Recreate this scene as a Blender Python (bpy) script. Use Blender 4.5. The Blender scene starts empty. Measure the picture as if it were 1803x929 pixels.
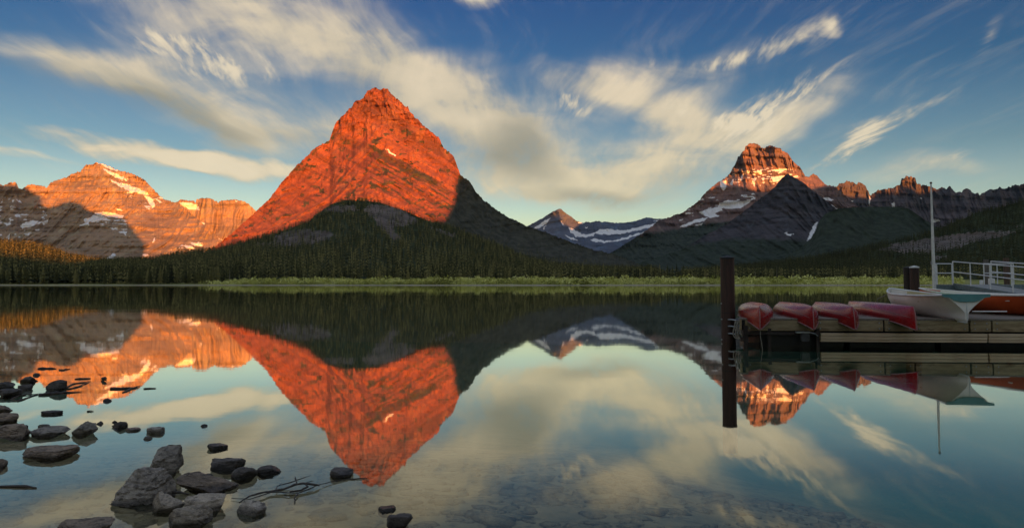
import bpy, bmesh, math, random
import numpy as np
from mathutils import Vector, Matrix

# ------------------------------------------------------------------ camera, world, sun, exposure
SC = bpy.context.scene
COL = SC.collection
R = math.radians
FPX, CX, HZ, CAMH, PITCH = 1200.0, 901.5, 499.0, 1.6, R(3.0)      # focal length in photo pixels, horizon row, eye height
PPY = HZ - FPX * math.tan(PITCH)
SUN_EL, SUN_AZ = R(3.0), R(160.0)                                   # low sunrise behind the camera, to its right
EXPOSURE = 1.4

cam = bpy.data.cameras.new('camera')
camo = bpy.data.objects.new('camera', cam)
COL.objects.link(camo)
camo.location = (0, 0, CAMH)
camo.rotation_euler = (math.pi / 2 + PITCH, 0, 0)
cam.sensor_width = 36
cam.lens = 36 * FPX / 1803
cam.shift_y = -(464.5 - PPY) / 1803
cam.clip_start, cam.clip_end = 0.1, 80000
SC.camera = camo
SC.render.resolution_x, SC.render.resolution_y = 1024, 527
SC.view_settings.view_transform = 'Standard'
SC.view_settings.look = 'None'
SC.view_settings.exposure = EXPOSURE
SC.view_settings.gamma = 1
try:
    SC.cycles.use_denoising = True
    SC.cycles.max_bounces = 8
    SC.cycles.transparent_max_bounces = 12
    SC.cycles.caustics_reflective = False
    SC.cycles.caustics_refractive = False
    SC.cycles.sample_clamp_indirect = 4
except Exception:
    pass


class S:
    """a shader socket with arithmetic"""
    nt = None

    def __init__(s, sock): s.k = sock

    @staticmethod
    def op(o, *a, clamp=False):
        n = S.nt.nodes.new('ShaderNodeMath')
        n.operation = o
        n.use_clamp = clamp
        for i, v in enumerate(a):
            if isinstance(v, S): S.nt.links.new(v.k, n.inputs[i])
            else: n.inputs[i].default_value = v
        return S(n.outputs[0])

    def __add__(s, o): return S.op('ADD', s, o)
    def __radd__(s, o): return S.op('ADD', s, o)
    def __sub__(s, o): return S.op('SUBTRACT', s, o)
    def __rsub__(s, o): return S.op('SUBTRACT', o, s)
    def __mul__(s, o): return S.op('MULTIPLY', s, o)
    def __rmul__(s, o): return S.op('MULTIPLY', s, o)
    def __truediv__(s, o): return S.op('DIVIDE', s, o)

    def ss(s, a, b):
        n = S.nt.nodes.new('ShaderNodeMapRange')
        n.interpolation_type = 'SMOOTHSTEP'
        S.nt.links.new(s.k, n.inputs[0])
        n.inputs[1].default_value, n.inputs[2].default_value = a, b
        return S(n.outputs[0])

    def lin(s, a, b, c=0.0, d=1.0):
        n = S.nt.nodes.new('ShaderNodeMapRange')
        S.nt.links.new(s.k, n.inputs[0])
        for i, v in enumerate((a, b, c, d)): n.inputs[1 + i].default_value = v
        return S(n.outputs[0])


def node(t, **kw):
    n = S.nt.nodes.new(t)
    for k, v in kw.items(): setattr(n, k, v)
    return n


def link(a, b): S.nt.links.new(a.k if isinstance(a, S) else a, b)


def setin(n, name, v):
    i = n.inputs[name]
    if isinstance(v, S): link(v, i)
    elif hasattr(v, 'is_linked'): link(v, i)
    elif isinstance(v, (tuple, list)) and len(v) == 3 and i.type == 'RGBA': i.default_value = (*v, 1)
    else: i.default_value = v


def mixc(f, a, b, mode='MIX'):
    n = node('ShaderNodeMix', data_type='RGBA', blend_type=mode)
    for i, v in ((0, f), (6, a), (7, b)):
        if isinstance(v, S): link(v, n.inputs[i])
        elif hasattr(v, 'is_linked'): link(v, n.inputs[i])
        elif isinstance(v, (tuple, list)): n.inputs[i].default_value = (*v[:3], 1)
        else: n.inputs[i].default_value = v
    return n.outputs[2]


def ramp(f, stops, interp='LINEAR'):
    n = node('ShaderNodeValToRGB')
    n.color_ramp.interpolation = interp
    e = n.color_ramp.elements
    while len(e) < len(stops): e.new(0.5)
    for i, (p, c) in enumerate(stops):
        e[i].position = p
        e[i].color = (*c, 1) if len(c) == 3 else c
    link(f, n.inputs[0])
    return n.outputs[0]


def vmath(o, a, b=None):
    n = node('ShaderNodeVectorMath', operation=o)
    for i, v in ((0, a), (1, b)):
        if v is None: continue
        if isinstance(v, (tuple, list)): n.inputs[i].default_value = v
        elif isinstance(v, float): n.inputs[i].default_value = (v, v, v)
        else: link(v, n.inputs[i])
    return n.outputs[0] if o not in ('DOT_PRODUCT', 'LENGTH') else n.outputs[1]


def comb(x, y, z):
    n = node('ShaderNodeCombineXYZ')
    for i, v in enumerate((x, y, z)):
        if isinstance(v, S): link(v, n.inputs[i])
        else: n.inputs[i].default_value = v
    return n.outputs[0]


def sep(v):
    n = node('ShaderNodeSeparateXYZ')
    link(v, n.inputs[0])
    return [S(o) for o in n.outputs]


def noise(vec, scale, detail=4, rough=0.55, dist=0.0, lac=2.0):
    n = node('ShaderNodeTexNoise')
    if vec is not None: link(vec, n.inputs['Vector'])
    for k, v in (('Scale', scale), ('Detail', detail), ('Roughness', rough), ('Distortion', dist), ('Lacunarity', lac)):
        n.inputs[k].default_value = v
    return S(n.outputs[0])


def mapping(vec, loc=(0, 0, 0), rot=(0, 0, 0), scale=(1, 1, 1), vt='POINT'):
    n = node('ShaderNodeMapping', vector_type=vt)
    link(vec, n.inputs[0])
    n.inputs[1].default_value, n.inputs[2].default_value, n.inputs[3].default_value = loc, rot, scale
    return n.outputs[0]


def ray(px, py):
    """direction through a point of the photograph, scaled to y = 1"""
    a, b = (px - CX) / FPX, (PPY - py) / FPX
    y = math.cos(PITCH) - b * math.sin(PITCH)
    return a / y, (math.sin(PITCH) + b * math.cos(PITCH)) / y


def at(px, py, D):
    x, z = ray(px, py)
    return Vector((x * D, D, CAMH + z * D))


def onz(px, py, z=0.0):
    x, k = ray(px, py)
    D = (z - CAMH) / k
    return Vector((x * D, D, z))


def azel(px, py):
    x, z = ray(px, py)
    return math.atan2(x, 1), math.atan2(z, math.hypot(x, 1))


# ---- sky: Nishita graded to the photograph's blue, cirrus placed by direction
def build_world():
    w = bpy.data.worlds.new('World')
    SC.world = w
    w.use_nodes = True
    S.nt = w.node_tree
    bg = S.nt.nodes['Background']
    sky = node('ShaderNodeTexSky', sky_type='NISHITA', sun_disc=False, sun_elevation=SUN_EL, sun_rotation=SUN_AZ)
    tc = node('ShaderNodeTexCoord')
    D = tc.outputs['Generated']
    x, y, z = sep(D)
    az = S.op('ARCTAN2', x, y)
    el = S.op('ARCSINE', z)
    elp = S.op('MAXIMUM', el, 0.0)
    # gradient multiplier over elevation (degrees 0..40 and beyond)
    g = ramp(elp / 1.0, [(0.0, (1.10, 1.2, 1.9)), (0.09, (0.92, 1.10, 1.52)), (0.175, (0.38, 0.60, 0.90)), (0.28, (0.105, 0.33, 0.66)),
                         (0.40, (0.055, 0.235, 0.60)), (0.62, (0.15, 0.35, 0.75)), (1.0, (0.5, 0.8, 1.35))])
    blue = mixc(1.0, sky.outputs[0], g, 'MULTIPLY')
    # streak noise on a cloud plane overhead: streaks converge towards the horizon
    zz = S.op('MAXIMUM', z, 0.0) + 0.14
    plane = comb(x / zz, y / zz, 0.0)
    w1 = noise(plane, 1.1, 2, 0.5)
    pl2 = vmath('ADD', plane, comb((w1 - 0.5) * 0.4, (w1 - 0.5) * -0.3, 0.0))
    st = noise(mapping(pl2, rot=(0, 0, R(-10)), scale=(3.0, 0.55, 1)), 1.6, 7, 0.6)
    fine = noise(mapping(pl2, rot=(0, 0, R(-18)), scale=(5.0, 1.0, 1)), 4.0, 6, 0.62)
    puff = noise(mapping(D, scale=(1, 1, 2.2)), 8.5, 6, 0.55, 0.5)
    wx = (noise(mapping(D, scale=(1, 1, 2.2)), 4.0, 3, 0.5) - 0.5) * 0.13
    wy = (noise(mapping(D, loc=(5, 2, 1), scale=(1, 1, 2.2)), 5.0, 3, 0.5) - 0.5) * 0.07
    P = comb(az + wx, el + wy, 0.0)

    def blob(px, py, rx, ry, rot, amp):
        a, e = azel(px, py)
        c = math.cos(a)
        m = mapping(P, (a, e, 0), (0, 0, R(rot)), (rx / FPX * c * 1.25, ry / FPX * c * 1.25, 1), 'TEXTURE')
        n = node('ShaderNodeTexGradient', gradient_type='SPHERICAL')
        link(m, n.inputs[0])
        return S(n.outputs[1]) * amp

    def total(lst):
        t = None
        for b in lst:
            v = blob(*b)
            t = v if t is None else t + v
        return t
    soft = total([(330, 30, 260, 55, -8, .8), (560, 70, 270, 52, -20, 1.05), (770, 155, 230, 58, -32, 1.25), (900, 235, 170, 80, -40, 1.05),
                  (105, 100, 175, 40, 4, 1.25), (260, 150, 200, 55, -22, 1.0), (430, 200, 240, 60, -14, .9), (560, 230, 220, 60, 5, .8),
                  (370, 110, 170, 45, -12, .55), (900, 300, 200, 60, -8, .6), (700, 120, 420, 170, -20, .35),
                  (480, 60, 420, 150, -12, .32), (1060, 330, 200, 44, 0, .95), (960, 350, 180, 30, 4, .5), (1120, 270, 150, 40, 10, .4), (1190, 250, 120, 60, 30, .9), (1090, 150, 170, 60, -10, .55), (1020, 230, 130, 70, -50, .5), (1300, 130, 190, 50, 22, .45), (1420, 230, 210, 60, 25, .4), (1660, 240, 200, 50, 20, .3),
                  (1160, 300, 120, 55, 0, .7), (1120, 185, 180, 36, -24, .95), (1080, 130, 160, 46, 0, .55), (1240, 105, 120, 30, 16, .85),
                  (1330, 240, 170, 45, 22, .8), (1390, 190, 150, 55, 32, .6), (1230, 210, 120, 40, -15, .5), (1570, 225, 120, 17, 30, .9),
                  (1500, 265, 120, 30, 24, .5), (1650, 290, 80, 22, 0, .65), (1700, 310, 170, 26, 0, .5), (1560, 310, 120, 30, 0, .35),
                  (860, 300, 110, 35, -5, .5), (880, 335, 90, 22, -6, .4)])
    crisp = total([(240, 268, 200, 26, -4, 2.3), (400, 286, 190, 28, -6, 2.3), (1385, 60, 60, 22, 20, .9), (1452, 38, 26, 28, 60, .95),
                   (1270, 98, 60, 22, 20, .6), (770, 98, 40, 12, 0, .5), (825, 8, 45, 15, 0, .9), (20, 283, 130, 11, -3, .6),
                   (1190, 110, 40, 25, 50, .4), (1715, 60, 40, 20, 40, .35), (980, 300, 130, 20, 12, .5), (80, 220, 90, 14, 0, .25)])
    st2, fine2, puff2 = st.ss(0.28, 0.72), fine.ss(0.28, 0.72), puff.ss(0.30, 0.70)
    beyond = S.op('MAXIMUM', el.ss(0.46, 0.75), S.op('ABSOLUTE', az).ss(0.80, 1.2))  # unseen cloud cover outside the view, added to brighten the shade
    dsoft = soft * (0.32 + 0.36 * st2 + 0.22 * fine2 + 0.20 * puff2) + (puff2 - 0.5) * 0.20 * S.op('MINIMUM', soft, 1.0) + beyond * (0.30 + 0.60 * st2)
    dcrisp = crisp * (0.35 + 0.65 * puff2) + (fine2 - 0.5) * 0.22 * S.op('MINIMUM', crisp * 2.0, 1.0)
    cl = S.op('MAXIMUM', dsoft.ss(0.08, 1.25) * 0.92, dcrisp.ss(0.10, 0.80) * 0.95)
    wisp = (st * 0.5 + fine * 0.5)  .ss(0.47, 0.75) * 0.16 * el.ss(0.02, 0.2)
    streak = total([(1275, 100, 150, 26, 17, 1.0), (1380, 180, 150, 42, 30, 1.0), (1330, 225, 120, 40, 26, .9), (1235, 215, 140, 34, -22, 1.0), (1570, 225, 130, 20, 30, 1.05), (1500, 270, 120, 24, 26, .8),
                    (1090, 140, 130, 34, 20, .8), (1650, 290, 90, 26, 6, .9), (1430, 55, 130, 40, 24, .55), (390, 110, 170, 60, -8, .9), (300, 60, 200, 40, -10, .8), (1710, 60, 60, 22, 50, .6), (1000, 170, 130, 40, -35, .7)])
    cl = S.op('MAXIMUM', cl, (streak * (fine2 * 0.75 + st2 * 0.35)).ss(0.10, 0.95) * 0.92)
    cl = S.op('MAXIMUM', cl, wisp)
    # grey bellies
    grey = total([(60, 145, 170, 40, 0, 1.2), (290, 185, 200, 36, -22, .8), (350, 165, 160, 40, -18, .5), (560, 250, 180, 40, -5, .5),
                  (880, 275, 150, 50, -20, .8), (380, 312, 180, 10, -5, .5), (1060, 352, 160, 20, 0, .7), (930, 235, 120, 60, -40, .6),
                  (1230, 320, 120, 30, 0, .5), (640, 150, 160, 60, -25, .5), (1700, 318, 140, 16, 0, .4)])
    gm = (grey * (0.5 + 0.9 * puff)).ss(0.08, 0.85)
    warm = elp.ss(0.02, 0.30)
    cc = mixc(warm, (3.25, 2.8, 1.7), (3.25, 2.72, 1.92))
    cc = mixc((1.0 - st2) * 0.5, cc, (1.9, 1.75, 1.33))
    cc = mixc((1.0 - puff2) * 0.35, cc, (1.52, 1.48, 1.17))
    cc = mixc(gm * 0.8, cc, (0.90, 0.94, 0.76))
    cc = mixc(S.op('MAXIMUM', dcrisp.ss(0.25, 1.1), (streak * fine2).ss(0.3, 1.0)) * 0.70, cc, (3.3, 2.85, 2.05))
    cc = mixc(elp.ss(0.42, 0.70), cc, (2.6, 2.8, 3.1))  # unseen overhead clouds made paler and bluer to cool the fill
    veil = total([(520, 170, 420, 170, -12, 1.0), (900, 250, 420, 150, -5, .9), (1250, 240, 380, 150, 10, .7), (150, 130, 300, 90, 0, .6), (1620, 330, 320, 70, 0, .5)])
    blue = mixc((veil * (0.55 + 0.45 * st2)).ss(0.0, 1.3) * 0.32, blue, (1.25, 1.45, 1.50))
    link(mixc(cl, blue, cc), bg.inputs[0])
    bg.inputs[1].default_value = 0.1
    try:
        w.cycles.sampling_method = 'MANUAL'
        w.cycles.sample_map_resolution = 512
    except Exception:
        pass


build_world()
sl = bpy.data.lights.new('sun', 'SUN')
sl.energy = 5.0
sl.angle = R(0.5)
sl.color = (1.0, 0.31, 0.055)
so = bpy.data.objects.new('sun', sl)
COL.objects.link(so)
SUNV = Vector((math.sin(SUN_AZ) * math.cos(SUN_EL), math.cos(SUN_AZ) * math.cos(SUN_EL), math.sin(SUN_EL)))   # towards the sun
so.rotation_euler = SUNV.to_track_quat('Z', 'Y').to_euler()
so.location = (0, -40, 60)

# ------------------------------------------------------------------ helpers
random.seed(7)
rng = np.random.default_rng(7)


def link_obj(name, me, parent=None, mat=None):
    o = bpy.data.objects.new(name, me)
    COL.objects.link(o)
    if parent is not None: o.parent = parent
    if mat is not None and me is not None and not me.materials: me.materials.append(mat)
    return o


def tag(o, label=None, cat=None, group=None, kind=None):
    for k, v in (('label', label), ('category', cat), ('group', group), ('kind', kind)):
        if v: o[k] = v
    return o


def thing(name, label, cat, loc=(0, 0, 0), rz=0.0, group=None):
    o = bpy.data.objects.new(name, None)
    o.empty_display_size = 0.3
    COL.objects.link(o)
    o.location = loc
    o.rotation_euler = (0, 0, rz)
    return tag(o, label, cat, group)


def mesh_np(name, V, F, mat=None, smooth=False, attrs=None):
    """V (n,3) array, F (m,k) int array"""
    V = np.asarray(V, dtype=np.float32)
    F = np.asarray(F, dtype=np.int32)
    me = bpy.data.meshes.new(name)
    me.vertices.add(len(V))
    me.vertices.foreach_set('co', V.ravel())
    k = F.shape[1]
    me.loops.add(F.size)
    me.loops.foreach_set('vertex_index', F.ravel())
    me.polygons.add(len(F))
    me.polygons.foreach_set('loop_start', np.arange(0, F.size, k, dtype=np.int32))
    me.update(calc_edges=True)
    if smooth: me.polygons.foreach_set('use_smooth', np.ones(len(F), dtype=bool))
    for an, av in (attrs or {}).items():
        a = me.attributes.new(an, 'FLOAT', 'POINT')
        a.data.foreach_set('value', np.asarray(av, dtype=np.float32).ravel())
    me.validate()
    if mat: me.materials.append(mat)
    return me


class MB:
    """collects boxes, tubes and lofts and builds one mesh"""

    def __init__(s): s.v, s.f = [], []

    def add(s, vs, fs):
        n = len(s.v)
        s.v += [tuple(v) for v in vs]
        s.f += [tuple(i + n for i in f) for f in fs]

    def box(s, c, size, rot=None, chamfer=0.0):
        cx, cy, cz = c
        hx, hy, hz = (q / 2 for q in size)
        if chamfer > 0:
            h = chamfer
            pr = [(-hx, -hz + h), (-hx + h, -hz), (hx - h, -hz), (hx, -hz + h), (hx, hz - h), (hx - h, hz), (-hx + h, hz), (-hx, hz - h)]
            vs = [(a, -hy, b) for a, b in pr] + [(a, hy, b) for a, b in pr]
            fs = [tuple(range(8)), tuple(range(15, 7, -1))] + [(i, i + 8, (i + 1) % 8 + 8, (i + 1) % 8) for i in range(8)]
        else:
            vs = [(a, b, c_) for a in (-hx, hx) for b in (-hy, hy) for c_ in (-hz, hz)]
            fs = [(0, 1, 3, 2), (4, 6, 7, 5), (0, 4, 5, 1), (2, 3, 7, 6), (0, 2, 6, 4), (1, 5, 7, 3)]
        M = rot if rot is not None else Matrix.Identity(3)
        s.add([M @ Vector(v) + Vector(c) for v in vs], fs)
        return s

    def tube(s, pts, r, n=8, cap=True):
        pts = [Vector(p) for p in pts]
        rs = r if isinstance(r, (list, tuple)) else [r] * len(pts)
        base = len(s.v)
        for i, p in enumerate(pts):
            d = (pts[min(i + 1, len(pts) - 1)] - pts[max(i - 1, 0)]).normalized()
            u = d.cross(Vector((0, 0, 1)))
            if u.length < 1e-3: u = Vector((1, 0, 0))
            u.normalize()
            w = d.cross(u)
            for k in range(n):
                a = 2 * math.pi * k / n
                s.v.append(tuple(p + (u * math.cos(a) + w * math.sin(a)) * rs[i]))
        for i in range(len(pts) - 1):
            for k in range(n):
                a, b = base + i * n + k, base + i * n + (k + 1) % n
                s.f.append((a, b, b + n, a + n))
        if cap:
            s.f.append(tuple(base + k for k in range(n))[::-1])
            s.f.append(tuple(base + (len(pts) - 1) * n + k for k in range(n)))
        return s

    def lathe(s, prof, c=(0, 0, 0), n=16, wob=0.0):
        base = len(s.v)
        for r, z in prof:
            for k in range(n):
                a = 2 * math.pi * k / n
                q = r * (1 + wob * random.uniform(-1, 1))
                s.v.append((c[0] + q * math.cos(a), c[1] + q * math.sin(a), c[2] + z))
        for i in range(len(prof) - 1):
            for k in range(n):
                a, b = base + i * n + k, base + i * n + (k + 1) % n
                s.f.append((a, b, b + n, a + n))
        s.f.append(tuple(base + k for k in range(n))[::-1])
        s.f.append(tuple(base + (len(prof) - 1) * n + k for k in range(n)))
        return s

    def mesh(s, name, mat=None, smooth=False):
        me = bpy.data.meshes.new(name)
        me.from_pydata(s.v, [], s.f)
        me.update()
        bm = bmesh.new()
        bm.from_mesh(me)
        bmesh.ops.recalc_face_normals(bm, faces=bm.faces)
        bm.to_mesh(me)
        bm.free()
        if smooth:
            me.polygons.foreach_set('use_smooth', [True] * len(me.polygons))
            try: me.set_sharp_from_angle(angle=R(40))
            except Exception: pass
        if mat: me.materials.append(mat)
        return me

    def build(s, name, mat, parent=None, smooth=False): return link_obj(name, s.mesh(name, mat, smooth), parent)


# ---- numpy noise
def _hash(ix, iy, iz, seed):
    h = (ix * 374761393 + iy * 668265263 + iz * 2147483647 + seed * 974634777).astype(np.int64) & 0xffffffff
    h = ((h ^ (h >> 13)) * 1274126177) & 0xffffffff
    h = ((h ^ (h >> 16)) * 2246822519) & 0xffffffff
    return ((h ^ (h >> 15)) & 0xffff) / 65535.0 * 2 - 1


def vnoise(x, y, z=None, seed=0):
    x = np.asarray(x, float)
    y = np.asarray(y, float)
    z = np.zeros_like(x) if z is None else np.asarray(z, float)
    ix, iy, iz = (np.floor(q).astype(np.int64) for q in (x, y, z))
    fx, fy, fz = x - ix, y - iy, z - iz
    fx, fy, fz = (q * q * q * (q * (q * 6 - 15) + 10) for q in (fx, fy, fz))
    out = 0
    for dx in (0, 1):
        for dy in (0, 1):
            for dz in (0, 1):
                wgt = (fx if dx else 1 - fx) * (fy if dy else 1 - fy) * (fz if dz else 1 - fz)
                out = out + wgt * _hash(ix + dx, iy + dy, iz + dz, seed)
    return out


def fbm(x, y, z=None, oct=5, gain=0.5, seed=0, ridged=False):
    t, a, f, n = 0, 1.0, 1.0, 0.0
    for o in range(oct):
        v = vnoise(np.asarray(x) * f, np.asarray(y) * f, None if z is None else np.asarray(z) * f, seed + o * 17)
        if ridged: v = 1 - 2 * np.abs(v)
        t = t + a * v
        n += a
        a *= gain
        f *= 2.03
    return t / n


def pip(px, py, poly):
    """points in polygon"""
    inside = np.zeros(px.shape, bool)
    n = len(poly)
    for i in range(n):
        x1, y1 = poly[i]
        x2, y2 = poly[(i + 1) % n]
        c = ((y1 > py) != (y2 > py))
        with np.errstate(divide='ignore', invalid='ignore'):
            xi = (x2 - x1) * (py - y1) / (y2 - y1 + 1e-12) + x1
        inside ^= c & (px < xi)
    return inside


def pl(x, pts):
    p = np.array(pts, float)
    return np.interp(x, p[:, 0], p[:, 1])


# ------------------------------------------------------------------ materials
MATS = {}


def new_mat(name):
    m = bpy.data.materials.new(name)
    m.use_nodes = True
    S.nt = m.node_tree
    b = S.nt.nodes['Principled BSDF']
    MATS[name] = m
    return m, b


def attr(name):
    n = node('ShaderNodeAttribute', attribute_name=name)
    return S(n.outputs['Fac'])


def objco(): return node('ShaderNodeTexCoord').outputs['Object']


def bump(h, strength, dist, b):
    n = node('ShaderNodeBump')
    n.inputs['Strength'].default_value = strength
    n.inputs['Distance'].default_value = dist
    link(h, n.inputs['Height'])
    link(n.outputs[0], b.inputs['Normal'])


def rock_mat(name, a, bcol, dark, band_scale, band_dip, veg=(0.028, 0.036, 0.014), scale=1.0, bands=0.5, vegscale=0.012):
    """cliff rock: beds, streaks, scree; the meshes carry snow and plant cover as attributes"""
    m, b = new_mat(name)
    co = objco()
    x, y, z = sep(co)
    n1 = noise(co, 0.004 * scale, 6, 0.6)
    n2 = noise(mapping(co, scale=(1, 1, 0.18)), 0.035 * scale, 6, 0.65)
    n3 = noise(co, 0.06 * scale, 5, 0.7)
    zb = comb(x * 0.0012, y * 0.0008, (z + x * band_dip + (n1 - 0.5) * 60.0) * band_scale)
    n4 = noise(zb, 1.0, 7, 0.72)
    c = mixc(n1.ss(0.35, 0.65), a, bcol)
    c = mixc(n4.ss(0.44, 0.62) * bands, c, dark)
    c = mixc(n2.ss(0.52, 0.72) * 0.55, c, dark)
    c = mixc(n3.ss(0.55, 0.75) * 0.35, c, tuple(min(1, q * 1.35) for q in a))
    n5 = noise(mapping(co, rot=(0, R(20), 0), scale=(1, 1, 0.35)), 0.0085 * scale, 6, 0.68)
    c = mixc(n5.ss(0.52, 0.70) * 0.55, c, (a[0] * 1.12, a[1] * 1.5, a[2] * 1.55))
    c = mixc(noise(mapping(co, scale=(1, 1, 0.5)), 0.02 * scale, 6, 0.75).ss(0.56, 0.66) * 0.6, c, dark)
    vg = attr('veg')
    nv = noise(co, vegscale * scale, 7, 0.7)
    vm = (vg + (nv - 0.5) * 1.5 * vg * (1.6 - vg)).ss(0.35, 0.62)
    vcol = mixc(noise(co, 0.03, 4).ss(0.35, 0.65), veg, tuple(q * 1.9 for q in veg))
    c = mixc(vm, c, vcol)
    sn = attr('snow')
    ns = noise(mapping(co, scale=(1, 1, 1.0)), 0.03 * scale, 5, 0.65)
    sm = (sn + (ns - 0.5) * 0.7 * S.op('MINIMUM', sn * 3.0, 1.0)).ss(0.30, 0.50)
    c = mixc(sm, c, (0.80, 0.80, 0.80))
    setin(b, 'Base Color', c)
    setin(b, 'Roughness', 0.92)
    setin(b, 'Specular IOR Level', 0.15)
    bump(n3 * 0.5 + n2 * 1.0 + n4 * 0.6, 0.75, 11.0 / scale, b)
    return m


M_MAIN = rock_mat('red_rock', (0.29, 0.100, 0.062), (0.22, 0.070, 0.045), (0.075, 0.038, 0.031), 0.030, 0.55, (0.036, 0.037, 0.026), 1.6, 0.7)
M_GOULD = rock_mat('banded_limestone', (0.385, 0.262, 0.165), (0.29, 0.20, 0.13), (0.11, 0.088, 0.074), 0.014, 0.04, (0.05, 0.055, 0.036), 0.6, 0.6)
M_WILBUR = rock_mat('dark_layered_rock', (0.25, 0.150, 0.122), (0.155, 0.108, 0.10), (0.046, 0.043, 0.050), 0.018, 0.0, (0.028, 0.036, 0.026), 0.8, 0.6)
M_ICE = rock_mat('dark_cliff_rock', (0.115, 0.092, 0.098), (0.075, 0.065, 0.074), (0.032, 0.032, 0.039), 0.018, 0.0, (0.026, 0.034, 0.024), 0.8, 0.6)
M_SNOWY = rock_mat('haze_tinted_rock', (0.125, 0.145, 0.20), (0.095, 0.112, 0.160), (0.055, 0.064, 0.095), 0.014, -0.15, (0.035, 0.05, 0.036), 0.6, 0.5)  # blue of the distance haze is mixed into this rock colour
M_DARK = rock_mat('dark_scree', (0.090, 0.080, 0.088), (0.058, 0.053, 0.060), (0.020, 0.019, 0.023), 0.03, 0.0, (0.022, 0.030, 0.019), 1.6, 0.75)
M_FOOT = rock_mat('forest_floor', (0.185, 0.15, 0.13), (0.11, 0.092, 0.08), (0.04, 0.036, 0.032), 0.05, 0.1, (0.024, 0.033, 0.013), 3.0, 0.4, 0.02)


def simple_mat(name, c1, c2, scale=6.0, rough=0.6, spec=0.3, stretch=(1, 1, 1), bmp=0.0, bdist=0.01, detail=5, c3=None, metal=0.0, coat=0.0):
    m, b = new_mat(name)
    co = mapping(objco(), scale=stretch)
    n = noise(co, scale, detail, 0.62)
    c = mixc(n.ss(0.36, 0.64), c1, c2)
    if c3:
        n2 = noise(co, scale * 0.37, 6, 0.7)
        c = mixc(n2.ss(0.56, 0.70), c, c3)
    setin(b, 'Base Color', c)
    setin(b, 'Roughness', n.lin(0.3, 0.7, rough * 0.85, min(1, rough * 1.15)))
    setin(b, 'Specular IOR Level', spec)
    setin(b, 'Metallic', metal)
    setin(b, 'Coat Weight', coat)
    if bmp: bump(n, bmp, bdist, b)
    return m


def tree_mat(name, c1, c2, c3, own=False):
    m, b = new_mat(name)
    co = node('ShaderNodeNewGeometry').outputs['Position']
    t = S(node('ShaderNodeObjectInfo').outputs['Random']) if own else attr('tint')
    n = noise(co, 0.012, 4, 0.6)
    n2 = noise(co, 0.9, 3, 0.6)
    c = mixc((t * 0.75 + n * 0.5 - 0.12).ss(0.05, 0.6), c1, c2)
    c = mixc((t * 0.8 + n * 0.4).ss(0.62, 1.0), c, c3)
    c = mixc(n2.ss(0.45, 0.75) * 0.4, c, c1)
    setin(b, 'Base Color', c)
    setin(b, 'Roughness', 0.85)
    setin(b, 'Specular IOR Level', 0.1)
    return m


TREECOLS = ((0.018, 0.022, 0.009), (0.075, 0.077, 0.027), (0.21, 0.19, 0.068))
M_TREE = tree_mat('conifer_needles', *TREECOLS)
M_TREEONE = tree_mat('near_conifer_needles', *TREECOLS, own=True)
M_BARK = simple_mat('conifer_bark', (0.10, 0.075, 0.055), (0.17, 0.14, 0.11), 3.0, 0.9, 0.1)
M_BUSH = tree_mat('willow_leaves', (0.12, 0.135, 0.04), (0.48, 0.50, 0.13), (0.74, 0.75, 0.30))


def ground_mat():
    m, b = new_mat('valley_ground')
    co = objco()
    n = noise(co, 0.02, 6, 0.6)
    n2 = noise(co, 0.2, 5, 0.6)
    x, y, z = sep(co)
    c = mixc(n.ss(0.4, 0.6), (0.17, 0.19, 0.055), (0.33, 0.32, 0.11))
    c = mixc(n2.ss(0.5, 0.7) * 0.6, c, (0.055, 0.06, 0.02))
    c = mixc((z + (noise(mapping(co, scale=(1, 0.2, 1)), 0.06, 3) - 0.5) * 1.6).ss(0.75, 0.35), c, (0.34, 0.31, 0.24))
    setin(b, 'Base Color', c)
    setin(b, 'Roughness', 0.95)
    setin(b, 'Specular IOR Level', 0.1)
    return m


def bed_mat():
    m, b = new_mat('bed_silt_water_tint')
    co = objco()
    x, y, z = sep(co)
    n = noise(co, 1.4, 6, 0.6)
    n2 = noise(co, 7.0, 5, 0.6)
    c = mixc(n.ss(0.35, 0.65), (0.42, 0.31, 0.185), (0.28, 0.215, 0.135))
    c = mixc(n2.ss(0.5, 0.7) * 0.6, c, (0.11, 0.092, 0.072))
    c = mixc(z.ss(-0.8, -2.6), c, (0.055, 0.175, 0.125))  # teal of light scattered in deep water, painted into the bed
    setin(b, 'Base Color', c)
    setin(b, 'Roughness', 0.95)
    bump(n2 * 1.0 + n * 1.5, 0.6, 0.05, b)
    return m


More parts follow.
